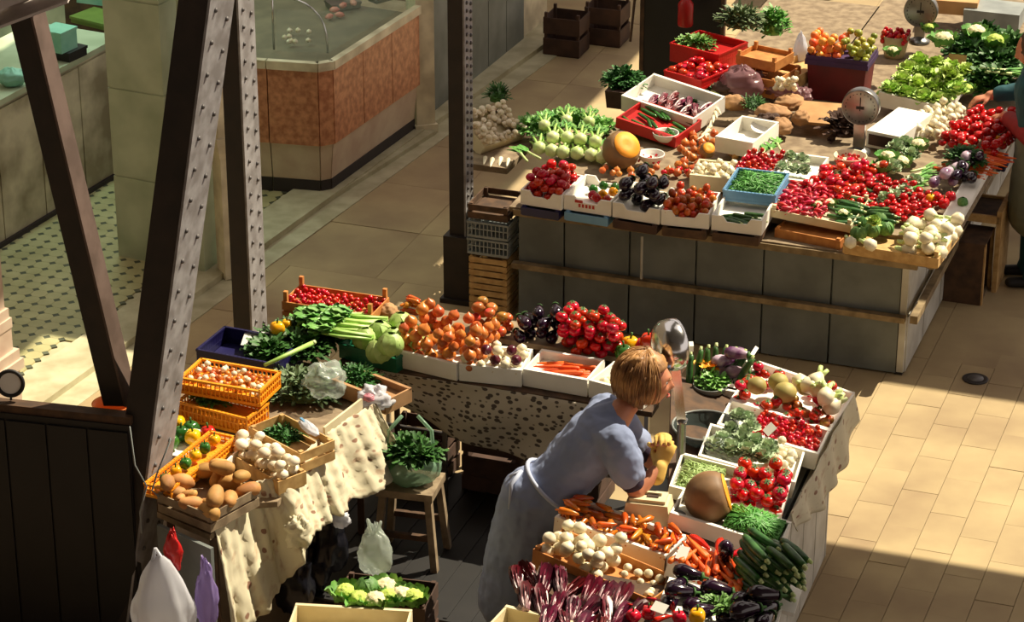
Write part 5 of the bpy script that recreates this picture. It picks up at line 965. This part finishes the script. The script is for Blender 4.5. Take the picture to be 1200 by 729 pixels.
for k in range(22):
    c=Vector((random.uniform(-.06,.05),random.uniform(-.02,.07),.05+random.uniform(0,.03)))
    for j in range(4): fl2.leaf(c,(math.cos(j*1.6+k),math.sin(j*1.6+k),.8),.03,.022,nl=3,curl=.1)
tag(fl2.build('courgette_flowers','flower',None,True,M=T(at(830,446,.9))),'yellow courgette flowers in the glass bowl','flowers')
o=thing('white_board','white board leaning at the right of the upright courgettes','board',T(at(873,428,.95))@BASE@RY(.5)); MB().box((0,0,0),(.02,.22,.14)).build('board','white_card',o)
# ================= FRONT LEFT COLUMN (below the woman)
LZ=(.93,.88,.93)
tt=Q((612,742),(800,765),(664,600),(.75,.70,.75)); o=thing('front_table','table under the pepper and white onion crates below the woman','table',tt.M); MB().box((0,0,0),(tt.w,tt.d+.1,.03)).build('tabletop','wood_grey',o)
for sx in (-.45,.45):
    for sy in (-.42,.42): MB().box((sx*tt.w,sy*tt.d,-.4),(.03,.03,.77)).build('leg','wood_dark',o)
LA=Q((650,606),(780,652),(668,580),LZ,D=.23); box_crate(LA,.15,'white crate of orange long peppers below the woman','white_card',dep=.06)
pile('longpepper',LA,62,'','long peppers below the woman',each=('orange red long pepper','the crate below the woman'),dep=.055,s=(.8,1),bias=.1)
LB=Q((625,640),(764,700),(648,608),LZ,D=.25); wood_crate(LB,.15,'orange brown wooden crate of white onions below the woman','wood_orange',.07,ns=1,posts=.0)
pile('bulb',LB,30,'white onion heaped at the left of the orange brown crate','white onions in the orange brown crate',.06,b=(.02,.55,.05,1),s=(.95,1.2),bias=.3,each=('white onion','the orange brown crate')); pile('bulb',LB,9,'small white onion at the right of the orange brown crate','small white onions in the orange brown crate',.065,b=(.55,.95,.1,1),s=(.6,.8),each=('small white onion','the same crate\'s right half'))
LR=Q((600,720),(765,752),(628,655),(.86,.83,.88)); 
o=thing('radicchio_tray','dark tray under the radicchio','tray',LR.M); MB().box((0,0,-.03),(LR.w,LR.d,.03)).build('tray','wood_dark',o)
random.seed(12)
for k,(x,y,a,tl_) in enumerate(((606,680,-1.2,.5),(622,676,-.8,.55),(638,684,-1.3,.5),(656,686,-1.0,.5),(672,692,-1.9,.6),(690,694,-1.5,.5),(708,698,-2.0,.4),(726,702,-1.6,.3),(616,702,-1.5,.3),(634,708,-.9,.35),(652,712,-1.7,.3),(670,716,-1.2,.3),(688,720,-1.8,.3),(708,722,-1.1,.25),(728,722,-2.1,.2),(744,720,-1.6,.2),(640,728,-1.5,.2),(660,733,-1.0,.2),(682,738,-1.7,.2),(704,740,-1.2,.2),(722,740,-1.9,.2))):
    sx=['far left','left','left','left of centre','left of centre','centre','right of centre','right','far left','left','left of centre','centre','centre','right of centre','right','far right','left','left of centre','centre','right of centre','right'][k]; rw_='back' if k<8 else ('middle' if k<16 else 'front')
    put('radicchio',T(at(x,y,.92-.01*(k//8)+random.uniform(-.01,.015)))@BASE@RZ(a+PI+random.uniform(-.3,.3))@RY(-tl_+random.uniform(-.2,.2))@RX(random.uniform(0,6)),'dark red radicchio with white ribs, %s in the %s row of the pile'%(sx,rw_),'radicchio pile at the bottom',sc=random.uniform(.85,1.15))
LC=Q((560,745),(640,765),(590,708),.9); box_crate(LC,.1,'cream box corner at the bottom edge left of the radicchio','cream_card',dep=.08)
# cash box
wood_crate(Qat(T(at(760,606,.858))@BASE@RZ(.12),.2,.13),.12,'dark crate hidden under the cream cash box','kraft_dark',.01,ns=2,posts=0)
cbx=thing('cash_box','cream plastic cash box with a carrying handle next to the woman','cash box',T(at(760,606,.86))@BASE@RZ(.12))
MB().box((0,0,.05),(.23,.15,.1),tp=.86).build('body','cream_card',cbx); MB().box((.0,.0,.108),(.17,.1,.018)).build('lid','cream_card',cbx); MB().box((.02,-.01,.119),(.055,.02,.006)).build('handle_slot','kraft_dark',cbx); MB().box((.02,.012,.125),(.08,.015,.012)).build('handle','cream_card',cbx); MB().lathe([(.03,0),(.032,.03),(.02,.04),(.001,.041)],16).build('grey_knob','grey_plastic',cbx,True,M=T(.15,-.03,.02))
# ================= LEFT WING
WT=Q((205,640),(345,700),(300,470),.77) if 0 else None
wt=thing('wing_table','left table of the near stall carrying the potato and mushroom crates','table',T(at(250,560,.0)+Vector((0,0,0))))
wo=at(250,560,0)
poly=[at(x,y,.78)-wo for x,y in ((184,600),(246,627),(292,590),(325,588),(378,535),(445,492),(450,440),(330,420),(205,440),(180,520))]; poly=[(p.x,p.y) for p in poly]
MB().prism(poly,.75,.78).build('tabletop','wood_grey',wt)
for (x,y) in ((200,610),(250,628),(420,480),(220,470)): p=at(x,y,.75)-wo; MB().box((p.x,p.y,.375),(.035,.035,.75)).build('leg','wood_dark',wt)
A_=at(186,612,.78)-wo; B_=at(249,640,.78)-wo; MB().beam(A_+Vector((0,-.02,-.3)),B_+Vector((0,-.02,-.3)),.02,.6,up=(0,0,1)).build('front_panel','counter_grey',wt)
q1b=Q((207,470),(289,490),(226,446),.89,D=.2); lattice_crate(q1b,.1,'lower orange yellow lattice crate with green vegetables','yellow_plastic',.05); leafheap(245,470,.85,.09,.05,.03,50,.07,.03,'mid_leaf','green vegetables in the lower yellow lattice crate')
q1=Q((211,442),(304,458),(231,417),1.0,D=.24); lattice_crate(q1,.09,'upper orange yellow lattice crate of garlic bulbs','yellow_plastic',.04); pile('walnut',q1,44,'small brown onion in the upper yellow lattice crate','small onions in the yellow lattice crate',.05); pile('garlic',q1,26,'whitish garlic bulb in the upper yellow lattice crate','garlic in the yellow lattice crate',.05,s=(.6,.75))
for u_ in(-1,1): pass
q2=Q((180,530),(262,545),(206,474),.88,D=.3); box_crate(q2,.09,'white card box lined with paper at the left behind the potatoes','white_card',dep=.06)
q2b=Q((170,566),(200,573),(224,500),.93); lattice_crate(q2b,.07,'small yellow lattice basket leaning beside the potatoes','yellow_plastic',.04)
for k in range(6): put('bell_'+('green','yellow')[k%2],T(q2b.p(.5,.12+.15*k,.0))@RZ(k),'%s pepper, %s in the narrow lattice basket beside the potatoes'%(('green','yellow')[k%2],['nearest','second nearest','third nearest','fourth nearest','fifth nearest','farthest'][k]),sc=.8)
for k,(c_,x,y) in enumerate((('bell_green',212,508),('bell_yellow',208,496),('bell_green',224,502),('bell_red',244,508),('bell_yellow',226,512),('bell_green',200,518))): putpx(c_,x,y,.825,['green bell pepper in the middle of the paper lined box','yellow bell pepper at the back of the paper lined box','green bell pepper right in the paper lined box','red bell pepper at the right of the paper lined box','yellow bell pepper at the front of the paper lined box','green bell pepper half hidden by the iron girder'][k],k,1.1)
q3=Q((184,577),(246,602),(241,526),.90,D=.34); wood_crate(q3,.11,'grey wooden crate of large potatoes at the left front corner','wood_grey',.06,ns=2,posts=0.005)
pile('potato',q3,14,'large brown potato in the grey wooden crate','large potatoes in the grey crate',.055,s=(1.1,1.4),bias=.1,each=('large brown potato','the grey wooden crate')); pile('potato',q3,9,'small potato at the front of the grey wooden crate','small potatoes in the grey crate',.055,b=(.1,1,0,.4),s=(.55,.7),each=('small potato','the front of the grey crate'))
q4=Q((262,525),(326,563),(288,500),.88,D=.17); wood_crate(q4,.09,'wooden crate of white mushrooms behind the potatoes','wood_pale',.05,ns=1,posts=0); pile('mushroom',q4,30,'round white mushroom in the wooden crate behind the potatoes','mushrooms behind the potatoes',.045,s=(1.2,1.6),each=('round white mushroom','the crate behind the potatoes'))
q5=Q((291,499),(352,531),(314,470),.92,D=.22); wood_crate(q5,.12,'deep wooden crate of parsley next to the mushrooms','wood_pale',.09,ns=2,posts=0); leafheap(330,512,.83,.11,.08,.035,110,.05,.02,'herb_leaf','green parsley lying in the deep wooden crate',name='parsley')
flp=thing('card_flap','pale cardboard flap at the right of the parsley crate','cardboard',T(at(405,488,.90))); a_,b_=at(380,508,.88),at(424,474,.9); MB().beam(a_-at(405,488,.90),b_-at(405,488,.90),.012,.07).build('flap','cream_card',flp)
bg_=blob(T(at(362,505,.90))@BASE@RZ(-.7),.09,.03,.02,'bag_white','small white and blue plastic packet on the edge of the parsley crate','packet','packet',3); MB().box((0,0,.03),(.12,.012,.012)).build('blue_print','blue_plastic',bg_,M=T(-.03,0,0))
leafheap(352,462,.79,.19,.13,.1,190,.09,.03,'sage_leaf','grey green leafy herbs under the clear plastic bag',name='herb_heap')
blob(T(at(382,462,.84))@BASE,.1,.09,.085,'bag_clear','clear plastic bag over the grey green herbs','bag',seed=6,cr=.4)
kp=Q((388,445),(452,470),(400,410),.88,D=.2); box_crate(kp,.08,'brown paper lined box of dark herbs behind the clear bag','brown_paper',dep=.04); leafheap(416,445,.84,.12,.08,.05,130,.06,.02,'herb_leaf','dark green herbs in the brown paper lined box',name='herb_heap')
blob(T(at(440,478,.82))@BASE,.08,.06,.06,'bag_white','crumpled white plastic bag with a pink spot left of the dotted cloth','bag',seed=8,cr=.5); blob(T(at(432,470,.9))@BASE,.03,.025,.02,'pink_bag','pink wrapped packet inside the crumpled white bag','packet','packet',2)
# stool with bag of greens
st=at(482,630,0); o=thing('wooden_stool','old wooden stool under the dotted cloth carrying a bag of greens','stool',T(at(483,655,0))@BASE@RZ(.1))
MB().box((0,0,.44),(.3,.26,.04)).build('seat','wood_grey',o)
for sx in(-1,1):
    for sy in(-1,1): MB().beam((sx*.16,sy*.13,0),(sx*.12,sy*.1,.43),.035,.04,up=(0,1,0)).build('leg','wood_grey',o)
for sy in(-1,1): MB().beam((-.14,sy*.115,.2),(.14,sy*.115,.2),.025,.03).build('rung','wood_dark',o)
sp=at(483,655,0)+Vector((0,0,.462))
b_=thing('greens_bag','pale green plastic bag of dark leaves standing on the wooden stool','bag',T(sp)); blob(Matrix(),.15,.12,.1,'bag_green',None,None,'bag',3,cr=.15,par=b_,flat=.8)
lh=leafheap(482,505,.6,.13,.1,.08,120,.1,.04,'herb_leaf','dark green leaves sticking out of the bag on the stool',name='leaf_bunch'); lh.location=sp+Vector((0,0,.13))
for s_ in(-1,1): MB().tube([(s_*.12,0,.15),(s_*.11,.02,.28),(s_*.04,.03,.36)],.01,6).build('handle','bag_green',b_,True)
# floral cloth on the left wing
ta_=pts(((247,607,.84),(268,590,.85),(290,567,.86),(310,560,.87),(328,558,.87),(345,540,.87),(362,522,.88),(380,505,.88),(405,490,.88),(428,475,.88),(440,472,.88)))
bot=pts(((255,790,.3),(290,745,.3),(318,722,.34),(350,690,.4),(352,648,.5),(352,630,.55),(372,622,.58),(395,606,.6),(415,595,.6),(435,584,.62),(446,572,.64)))
bot=[Vector((t_.x+ (b_.x-t_.x)*1.0, min(b_.y,t_.y+.05) if 0 else t_.y-.06, 0)) for t_,b_ in zip(ta_,bot)]
drop=(.62,.6,.55,.5,.33,.33,.34,.35,.35,.36,.35); botp=[Vector((t_.x+.06+.03*i*.3,t_.y-.06,t_.z-d_)) for i,(t_,d_) in enumerate(zip(ta_,drop))]
def dr3(s,t): 
    p=curve(ta_,s).lerp(curve(botp,s),t); n=Vector((.65,-.76,0)); return p+n*(.014+.03*t+.016*(.3+t)*math.sin(s*30+2.5*t)+.045*t*noise.noise(Vector((s*10,t*1.5,1)))+.05*noise.noise(Vector((s*30,t*1.1,4)))*(.25+t*.8)+.012*noise.noise(Vector((s*60,t*12,9))))+Vector((0,0,.04*t*noise.noise(Vector((s*14,0,7)))))
sheet(dr3,110,22,'floral_cloth','table_cloth','cream flowered cloth hanging crumpled from the left wing of the near stall','cloth',su=5,sv=2)
blob(T(at(350,640,.55)),.06,.05,.08,'floral_cloth','crumpled corner of flowered cloth tied at the table edge','cloth','cloth_knot',4,cr=.5)
blob(T(at(398,618,.42)),.05,.03,.05,'bag_white','white paper scrap hanging under the flowered cloth','paper','paper_scrap',5,cr=.3)
# hanging bag at the girder
hb=onY(192,722,YS-.8); b_=thing('shopping_bag','white plastic shopping bag hanging on a wire from the big girder','bag',T(hb)); M_=T(0,0,-.24)
m=MB(); n=28; vs=[];fs=[]
for i in range(21):
    t=i/20; z=-.28+.6*t; w=.14 if t<.6 else .125*(1-(t-.6)/.4)**.6+.014
    w*=math.sin(min(1,t*5+.25)*PI/2); 
    for k in range(n): a=2*PI*k/n; r=w*(1+.06*math.sin(a*6+t*4)+.12*noise.noise(Vector((math.cos(a)*2,math.sin(a)*2,t*5)))); vs.append((r*math.cos(a),r*.6*math.sin(a),z))
for i in range(20):
    for k in range(n): fs.append((i*n+k,i*n+(k+1)%n,(i+1)*n+(k+1)%n,(i+1)*n+k))
m.add(vs,fs); m.build('bag','bag_white',b_,True)
for s_ in (-1,1): MB().tube([(s_*.09,0,.1),(s_*.05,0,.22),(-.02,0,.36)],[.016,.013,.008],6).build('handle','bag_white',b_,True)
blob(T(0.0,.0,-.26),.07,.04,.09,'leek_green',None,None,'contents',2,par=b_)
for k,(x,y,s_,mt_,l,z_) in enumerate(((244,742,.05,'bag_violet','violet plastic bag beside the hanging white bag',.2),(204,668,.04,'red_plastic','small red packet hanging behind the white bag',.12))): p=onY(x,y,YS-.75); blob(T(p),s_,s_*.6,z_*(.9 if k else 1),mt_,l,'bag',seed=k,neck=.5)
w=thing('wire_hook','thin pale wire twisted round the foot of the big girder','wire',T(onY(165,560,YS-.25)))
def wp(l): o0=onY(165,560,YS-.25); return [onY(x,y,YS-.25)-o0 for x,y in l]
MB().tube(wp(((152,500),(158,545),(172,570),(164,600),(166,625))),.004,6).build('wire','grey_plastic',w,True); MB().tube(wp(((200,515),(184,555),(178,575),(186,582))),.004,6).build('wire','grey_plastic',w,True)
# bottom: boxes, cauliflower greens, bags on low crates
dk=Q((392,700),(498,712),(405,668),.42); wood_crate(Qat(dk.M,dk.w,dk.d),.4,'dark deep crate of cauliflower at the bottom edge','kraft_dark',.34,ns=4,posts=0)
for k,(x,y,key) in enumerate(((405,690,'roman'),(420,698,'roman'),(440,700,'cauli'),(456,696,'roman'),(470,694,'cauli'),(484,696,'roman'),(430,686,'savoy'),(452,684,'cauli'))): putpx(key,x,y+4,.4,['yellow green cauliflower at the left of the dark crate','second cauliflower from the left in the dark crate','cream cauliflower at the front of the dark crate','yellow green cauliflower in the middle of the dark crate','cream cauliflower right of the middle in the dark crate','yellow green cauliflower at the right end of the dark crate','green leafy head at the back left of the dark crate','cream cauliflower at the back of the dark crate'][k],k,.95)
blob(T(at(440,672,.45))@BASE,.085,.06,.13,'bag_clear','clear plastic carrier bag with loop handles behind the cauliflower','bag',seed=2,neck=.5,handles=True)
wb_=Q((338,722),(470,729),(350,700),.5); bx_=Q((335,740),(474,748),(345,712),.45,D=.26); box_crate(bx_,.44,'large cream box at the bottom edge in front of the cauliflower','cream_card',dep=.1)
for k,(x,y,s_) in enumerate(((360,690,.12),(385,668,.1),(345,715,.1))): blob(T(at(x,y,.02+.12*(k==1)))@RZ(k),s_,s_*.9,.2,'bag_black',['black bin bag left of the cauliflower crate','black bin bag behind the cauliflower crate','black bin bag under the flowered cloth'][k],'bag','bin_bag',k+4,cr=.4)
# ================= PEOPLE
def capsule(m,a,b,ra,rb,n=20,el=1.0,up=(0,0,1),caps=1.0):
    a,b=Vector(a),Vector(b); z=b-a; L=z.length; z=z.normalized() if L>1e-6 else Vector((0,0,1)); x=Vector(up).cross(z); x=x.normalized() if x.length>1e-3 else Vector((1,0,0)); y=z.cross(x)
    pr=[]
    for i in range(6): t=PI/2*(1-i/5); pr.append((ra*math.cos(t)+.0005,-ra*math.sin(t)*caps))
    for i in range(6): t=PI/2*i/5; pr.append((rb*math.cos(t)+.0005,L+rb*math.sin(t)*caps))
    vs=[];fs=[]
    for r,h in pr:
        for k in range(n): c=2*PI*k/n; vs.append(a+z*h+x*(r*math.cos(c))+y*(r*el*math.sin(c)))
    N=len(pr)
    for i in range(N-1):
        for k in range(n): fs.append((i*n+k,i*n+(k+1)%n,(i+1)*n+(k+1)%n,(i+1)*n+k))
    fs+= [tuple(range(n-1,-1,-1)),tuple((N-1)*n+k for k in range(n))]; m.add(vs,fs)
def chain(m,pts,rs,**k):
    for i in range(len(pts)-1): capsule(m,pts[i],pts[i+1],rs[i],rs[i+1],**k)
def remesh(m,name,mt,parent,vox=.008,smooth=6,M=None,wr=0):
    me=m.mesh(name+'_src',mt); o=link(name,me); r=o.modifiers.new('r','REMESH'); r.mode='VOXEL'; r.voxel_size=vox; s=o.modifiers.new('s','SMOOTH'); s.iterations=smooth; s.factor=.5
    if wr:
        t=bpy.data.textures.new(name,'CLOUDS'); t.noise_scale=.07; d=o.modifiers.new('d','DISPLACE'); d.texture=t; d.strength=wr; d.mid_level=.5
    dg=bpy.context.evaluated_depsgraph_get(); ev=o.evaluated_get(dg); nm=bpy.data.meshes.new_from_object(ev); bpy.data.objects.remove(o)
    for p in nm.polygons:p.use_smooth=True
    nm.materials.clear(); nm.materials.append(MATS[mt]); return link(name,nm,parent,M or Matrix())
def headmesh(m,M,s=1.0):
    """head with brow, eye sockets, nose, lips, chin, ears; faces +x, centre at the origin, height .23"""
    vs=[];fs=[];n=64;k_=48
    g=lambda y,z,y0,z0,sy,sz: math.exp(-((y-y0)/sy)**2-((z-z0)/sz)**2)
    for i in range(k_+1):
        a=PI*i/k_
        for k in range(n):
            b=2*PI*k/n; d=Vector((math.sin(a)*math.cos(b),math.sin(a)*math.sin(b),-math.cos(a)))
            p=Vector((d.x*.095,d.y*.075,d.z*.115))
            if p.z<0: p.y*=1-.35*(-p.z/.115)**1.5; 
            if p.z<-.02 and p.x<0: p.x*=1-.5*(-p.z/.115)
            if d.x>0:
                f=min(1,d.x*2); y,z=p.y,p.z; 
                p.x+=f*(.026*g(y,z,0,-.018,.012,.02)+.010*g(y,z,0,.012,.009,.025)+.006*g(y,z,0,.035,.05,.012)-.013*(g(y,z,.03,.012,.017,.013)+g(y,z,-.03,.012,.017,.013))+.009*g(y,z,0,-.055,.022,.008)-.004*g(y,z,0,-.062,.024,.003)+.007*g(y,z,0,-.069,.02,.007)+.014*g(y,z,0,-.1,.025,.018)+.005*(g(y,z,.042,-.025,.02,.02)+g(y,z,-.042,-.025,.02,.02)))
            vs.append(M@(p*s))
    for i in range(k_):
        for k in range(n): fs.append((i*n+k,i*n+(k+1)%n,(i+1)*n+(k+1)%n,(i+1)*n+k))
    m.add(vs,fs)
    for sy in(-1,1): 
        e=[M@(Vector((x,sy*y,z))*s) for x,y,z in ((-.008,.074,.02),(-.012,.08,.0),(-.002,.076,-.025))]; chain(m,e,[.012*s,.014*s,.008*s],n=8)
def hand(m,M,side=1,curl=.6,s=1.0):
    """palm from the wrist along +x, palm facing -z, thumb on +y*side"""
    P=lambda x,y,z: M@(Vector((x,y*side,z))*s)
    capsule(m,P(.01,0,0),P(.075,0,0),.03*s,.04*s,el=.42,up=M.to_3x3()@Vector((0,0,1)))
    for j,(y,L,x0) in enumerate(((.031,.07,.082),(.011,.08,.088),(-.01,.074,.085),(-.029,.058,.076))):
        a=0; p=Vector((x0,y,0)); pp=[Vector((.03,y*.7,0)),p]
        for q in range(3): a+=curl*(.8,1.0,.7)[q]; p=p+Vector((math.cos(a),0,-math.sin(a)))*L*(.45,.32,.25)[q]; pp.append(p)
        chain(m,[P(*v) for v in pp],[.009*s,.0088*s,.0082*s,.0075*s,.0065*s],n=10)
    chain(m,[P(.015,.025,-.004),P(.045,.05,-.014),P(.07,.06,-.026),P(.088,.058,-.036)],[.014*s,.0115*s,.0095*s,.008*s],n=10)
# --- stall keeper, leaning on the counter, seen in profile facing right
wm=thing('person','woman with short blond hair in a blue grey dress leaning on the stall','person',T(.14,11.52,0))
O=Vector((.14,11.52,0)); L_=lambda x,y,z: Vector((x,y,z))-O
m=MB()
hip=L_(.14,11.52,.86); ch=L_(.40,11.56,1.16); nk=L_(.545,11.60,1.32); hc=L_(.645,11.63,1.435)
for s_ in(-1,1):
    h=hip+Vector((0,.07*s_,-.02)); kn=hip+Vector((-.03,.08*s_,-.42)); an=Vector((-.05+.03*s_,.08*s_,.07)); chain(m,[h,kn,an],[.085,.055,.038]); capsule(m,an+Vector((0,0,-.03)),an+Vector((.13,.0,-.045)),.036,.03,el=.7)
capsule(m,hip,hip.lerp(ch,.45),.13,.12,el=1.15,up=(0,1,0)); capsule(m,hip.lerp(ch,.45),ch,.12,.13,el=1.15,up=(0,1,0))
sh=[ch+Vector((.09,-.15,.07)),ch+Vector((.05,.17,.07))]; capsule(m,sh[0],sh[1],.065,.065); capsule(m,ch+Vector((.04,0,.06)),nk,.1,.055); capsule(m,nk,hc+Vector((-.03,0,-.06)),.05,.048)
HM=T(hc)@RZ(.05)@RY(.12); headmesh(m,HM,1.08)
el1=L_(.585,11.36,.985); wr1=L_(.70,11.45,1.07); chain(m,[sh[0],el1,wr1],[.055,.042,.03]); HA=T(wr1)@RZ(.9)@RY(-1.0)@RX(.4); hand(m,HA,1,.75,.95)
el2=L_(.68,11.66,.985); wr2=L_(.715,11.54,1.12); chain(m,[sh[1],el2,wr2],[.055,.042,.03]); HB=T(wr2)@RZ(-1.6)@RY(-1.1); hand(m,HB,-1,.8,.95)
remesh(m,'body','skin',wm,.0065,5)
# face details
for sy in(-1,1):
    e=HM@Vector((.079,.031*sy,.012)); MB().lathe(sph(.0105,1,8),12).build('eye','eye_white',wm,True,M=T(e)); MB().lathe(sph(.0062,1,6),8).build('iris','iris',wm,True,M=T(HM@Vector((.0845,.032*sy,.012))))
    MB().tube([HM@Vector((.098,.018*sy,.034)),HM@Vector((.1,.034*sy,.04)),HM@Vector((.088,.05*sy,.034))],[.003,.0035,.002],6).build('eyebrow','hair',wm,True)
MB().tube([HM@Vector((.096,-.024,-.066)),HM@Vector((.109,-.008,-.064)),HM@Vector((.109,.008,-.064)),HM@Vector((.096,.024,-.066))],[.003,.0055,.0055,.003],8).build('lips','lip',wm,True)
# hair: full bob
m=MB(); random.seed(2); n=56; k_=36; vs=[];fs=[]
for i in range(k_+1):
    a=PI*i/k_
    for k in range(n):
        b=2*PI*k/n; d=Vector((math.sin(a)*math.cos(b),math.sin(a)*math.sin(b),math.cos(a))); p=Vector((d.x*.135-.03,d.y*.125,d.z*.145+.012))
        strand=.004*math.sin(b*23+4*noise.noise(d*3))+.026*noise.noise(d*3.2)*(1 if d.x<.3 else .2)+.006*noise.noise(d*14); p+=d*strand
        fr=math.cos(b)*math.sin(a)
        if fr>.1 and d.z<.55: p.x-=(fr-.1)*.2*min(1,(.55-d.z)*2.4)    # opens at the face
        if d.z<-.6: p.z=max(p.z,-.115+.02*noise.noise(d*9)); 
        vs.append(HM@p)
for i in range(k_):
    for k in range(n): fs.append((i*n+k,(i+1)*n+k,(i+1)*n+(k+1)%n,i*n+(k+1)%n))
m.add(vs,fs); 
for k in range(420):   # fine locks over the bob
    b=random.uniform(1.05,2*PI-1.05); a=random.uniform(.05,1.5); pts_=[]; db=random.uniform(-.12,.12); w_=random.uniform(.001,.010)
    for q in range(6):
        a2=min(a+q*.2,2.15); bb=b+db*q/5; d2=Vector((math.sin(a2)*math.cos(bb),math.sin(a2)*math.sin(bb),math.cos(a2))); pts_.append(HM@(Vector((d2.x*.135-.03,d2.y*.125,d2.z*.145+.012))+d2*(.004+w_*(1 if q<5 else 1.6))))
    m.tube(pts_,[.0015,.0035,.004,.0035,.0028,.0008],4)
m.build('hair','hair',wm,True)
# dress (torso + skirt) and sleeves
m=MB(); capsule(m,hip,hip.lerp(ch,.45),.155,.142,el=1.15,up=(0,1,0)); capsule(m,hip.lerp(ch,.45),ch,.142,.152,el=1.15,up=(0,1,0)); capsule(m,ch+Vector((.06,-.1,.05)),ch+Vector((.03,.12,.05)),.1,.1); capsule(m,ch+Vector((.02,0,.06)),nk+Vector((-.025,0,-.035)),.115,.068)
for s_,e_ in ((sh[0],el1),(sh[1],el2)): chain(m,[s_,s_.lerp(e_,.35),s_.lerp(e_,.62)],[.088,.092,.08])
chain(m,[hip,hip+Vector((-.05,0,-.3)),hip+Vector((-.08,0,-.55))],[.175,.19,.2],el=1.15)
remesh(m,'dress','dress',wm,.009,5,wr=.022)
m=MB()
for s_,e_ in ((sh[0],el1),(sh[1],el2)): chain(m,[s_.lerp(e_,.55),s_.lerp(e_,.8)],[.066,.058])
remesh(m,'undersleeve','undersleeve',wm,.008,3)
m=MB(); 
for s_ in range(1): 
    c0=hip.lerp(ch,.22); ax=(ch-hip).normalized(); xx=Vector((0,1,0)); yy=ax.cross(xx)
    m.tube([c0+xx*(.178*math.cos(t*2*PI/28))+yy*(.166*math.sin(t*2*PI/28)) for t in range(29)],.011,6,cap=False)
    for e in (-1,1): m.tube([c0-yy*.0+Vector((-.15,-.02,.09)),c0+Vector((-.2,-.05+.04*e,.06)),c0+Vector((-.21,-.06+.06*e,-.06))],[.012,.01,.006],6)
m.build('apron_strings','apron_white',wm,True)
m=MB(); chain(m,[hip+Vector((.04,0,.02)),hip+Vector((.02,0,-.3)),hip+Vector((.0,0,-.5))],[.158,.168,.172],el=1.12); remesh(m,'apron','apron_white',wm,.01,4)
for q_,(Hm,wr,sd) in enumerate(((HA,wr1,1),(HB,wr2,-1))):
    m=MB(); hand(m,Hm,sd,.75,1.12); capsule(m,wr,wr+(Hm.to_3x3()@Vector((-.05,0,0))),.036,.04); remesh(m,'glove','glove',wm,.006,3)
# --- customer at the right edge, reaching to the counter
cu=thing('person','customer in a teal sleeve and grey green apron reaching in from the right edge','person',T(at(1208,330,0))); O=at(1208,330,0)
m=MB(); hip=Vector((0,0,.9)); ch=Vector((-.03,.04,1.28)); nk=Vector((-.05,.05,1.42)); hc=Vector((-.1,.06,1.55))
for s_ in(-1,1): h=hip+Vector((.0,.09*s_,0)); chain(m,[h,Vector((-.01,.1*s_,.48)),Vector((0,.1*s_,.08))],[.09,.06,.04]); capsule(m,Vector((0,.1*s_,.045)),Vector((-.14,.1*s_,.035)),.04,.032,el=.7)
capsule(m,hip,ch,.13,.14,el=1.2,up=(0,1,0)); sh=[ch+Vector((0,-.17,.06)),ch+Vector((-.02,.17,.06))]; capsule(m,sh[0],sh[1],.06,.06); capsule(m,ch,nk,.1,.05); capsule(m,nk,hc,.05,.05); H2=T(hc)@RZ(PI)@RY(.3); headmesh(m,H2)
wr=at(1160,112,1.0)-O; el=at(1190,104,1.05)-O; chain(m,[sh[1],el+Vector((.12,0,.0)),wr],[.055,.043,.032]); hm=T(wr)@RZ(PI+.1)@RY(.25); hand(m,hm,1,.35,1.0)
el3=Vector((-.08,-.28,1.05)); wr3=at(1178,135,.98)-O; chain(m,[sh[0],el3,wr3],[.055,.042,.03]); hand(m,T(wr3)@RZ(2.2)@RY(.4),1,.6)
remesh(m,'body','skin',cu,.0075,4)
m=MB(); chain(m,[sh[1],el+Vector((.12,0,0)),(el+Vector((.12,0,0))).lerp(wr,.8)],[.08,.066,.052]); chain(m,[sh[0],el3],[.08,.068]); capsule(m,hip+Vector((0,0,.1)),ch,.15,.165,el=1.2,up=(0,1,0)); capsule(m,sh[0],sh[1],.08,.08); remesh(m,'coat','teal',cu,.01,4,wr=.015)
m=MB(); chain(m,[el3,el3.lerp(wr3,.85)],[.07,.055]); remesh(m,'red_cuff','coat_red',cu,.01,3)
m=MB(); chain(m,[hip+Vector((0,0,.08)),Vector((0,0,.5))],[.165,.19],el=1.15,up=(0,1,0)); remesh(m,'apron','skirt_grey',cu,.01,4,wr=.015)
for s_ in(-1,1):
    m=MB(); chain(m,[Vector((0,.1*s_,.42)),Vector((0,.1*s_,.1)),Vector((-.02,.1*s_,.06))],[.075,.065,.06]); remesh(m,'trouser_leg','teal',cu,.01,2); m=MB(); capsule(m,Vector((.02,.1*s_,.04)),Vector((-.15,.1*s_,.04)),.045,.038,el=.8); remesh(m,'shoe','black',cu,.008,2)
m=MB(); m.lathe(sph(.118,1.05,14),20); o=m.build('hair','wood_dark',cu,True,M=T(hc+Vector((.03,0,.025))))

# ---- dark sheet and crates added to stand in for shade under the near stall
o=thing('shade_sheet','black sheet added as shade on the floor behind the woman','mat',T(at(540,640,.012))@BASE); MB().box((0,0,0),(1.5,1.5,.014)).build('mat','black',o)
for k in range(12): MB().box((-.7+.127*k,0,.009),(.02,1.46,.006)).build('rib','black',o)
for k,(u_,v_,w_,h_,l) in enumerate(((-.55,.25,.34,.3,'dark crate added as shade under the dotted cloth, left one'),(-.1,.28,.34,.36,'dark crate added as shade under the dotted cloth, middle one'),(.35,.26,.34,.3,'dark crate added as shade under the dotted cloth, right one'))):
    c_=q0.M.translation; wood_crate(Qat(T(Vector((c_.x,c_.y,0))+U*u_+V*(v_-.2)+Vector((0,0,h_)))@BASE,w_,.3),h_,l,'kraft_dark',.2,ns=3,posts=0)  # crates added only to darken the space below the table
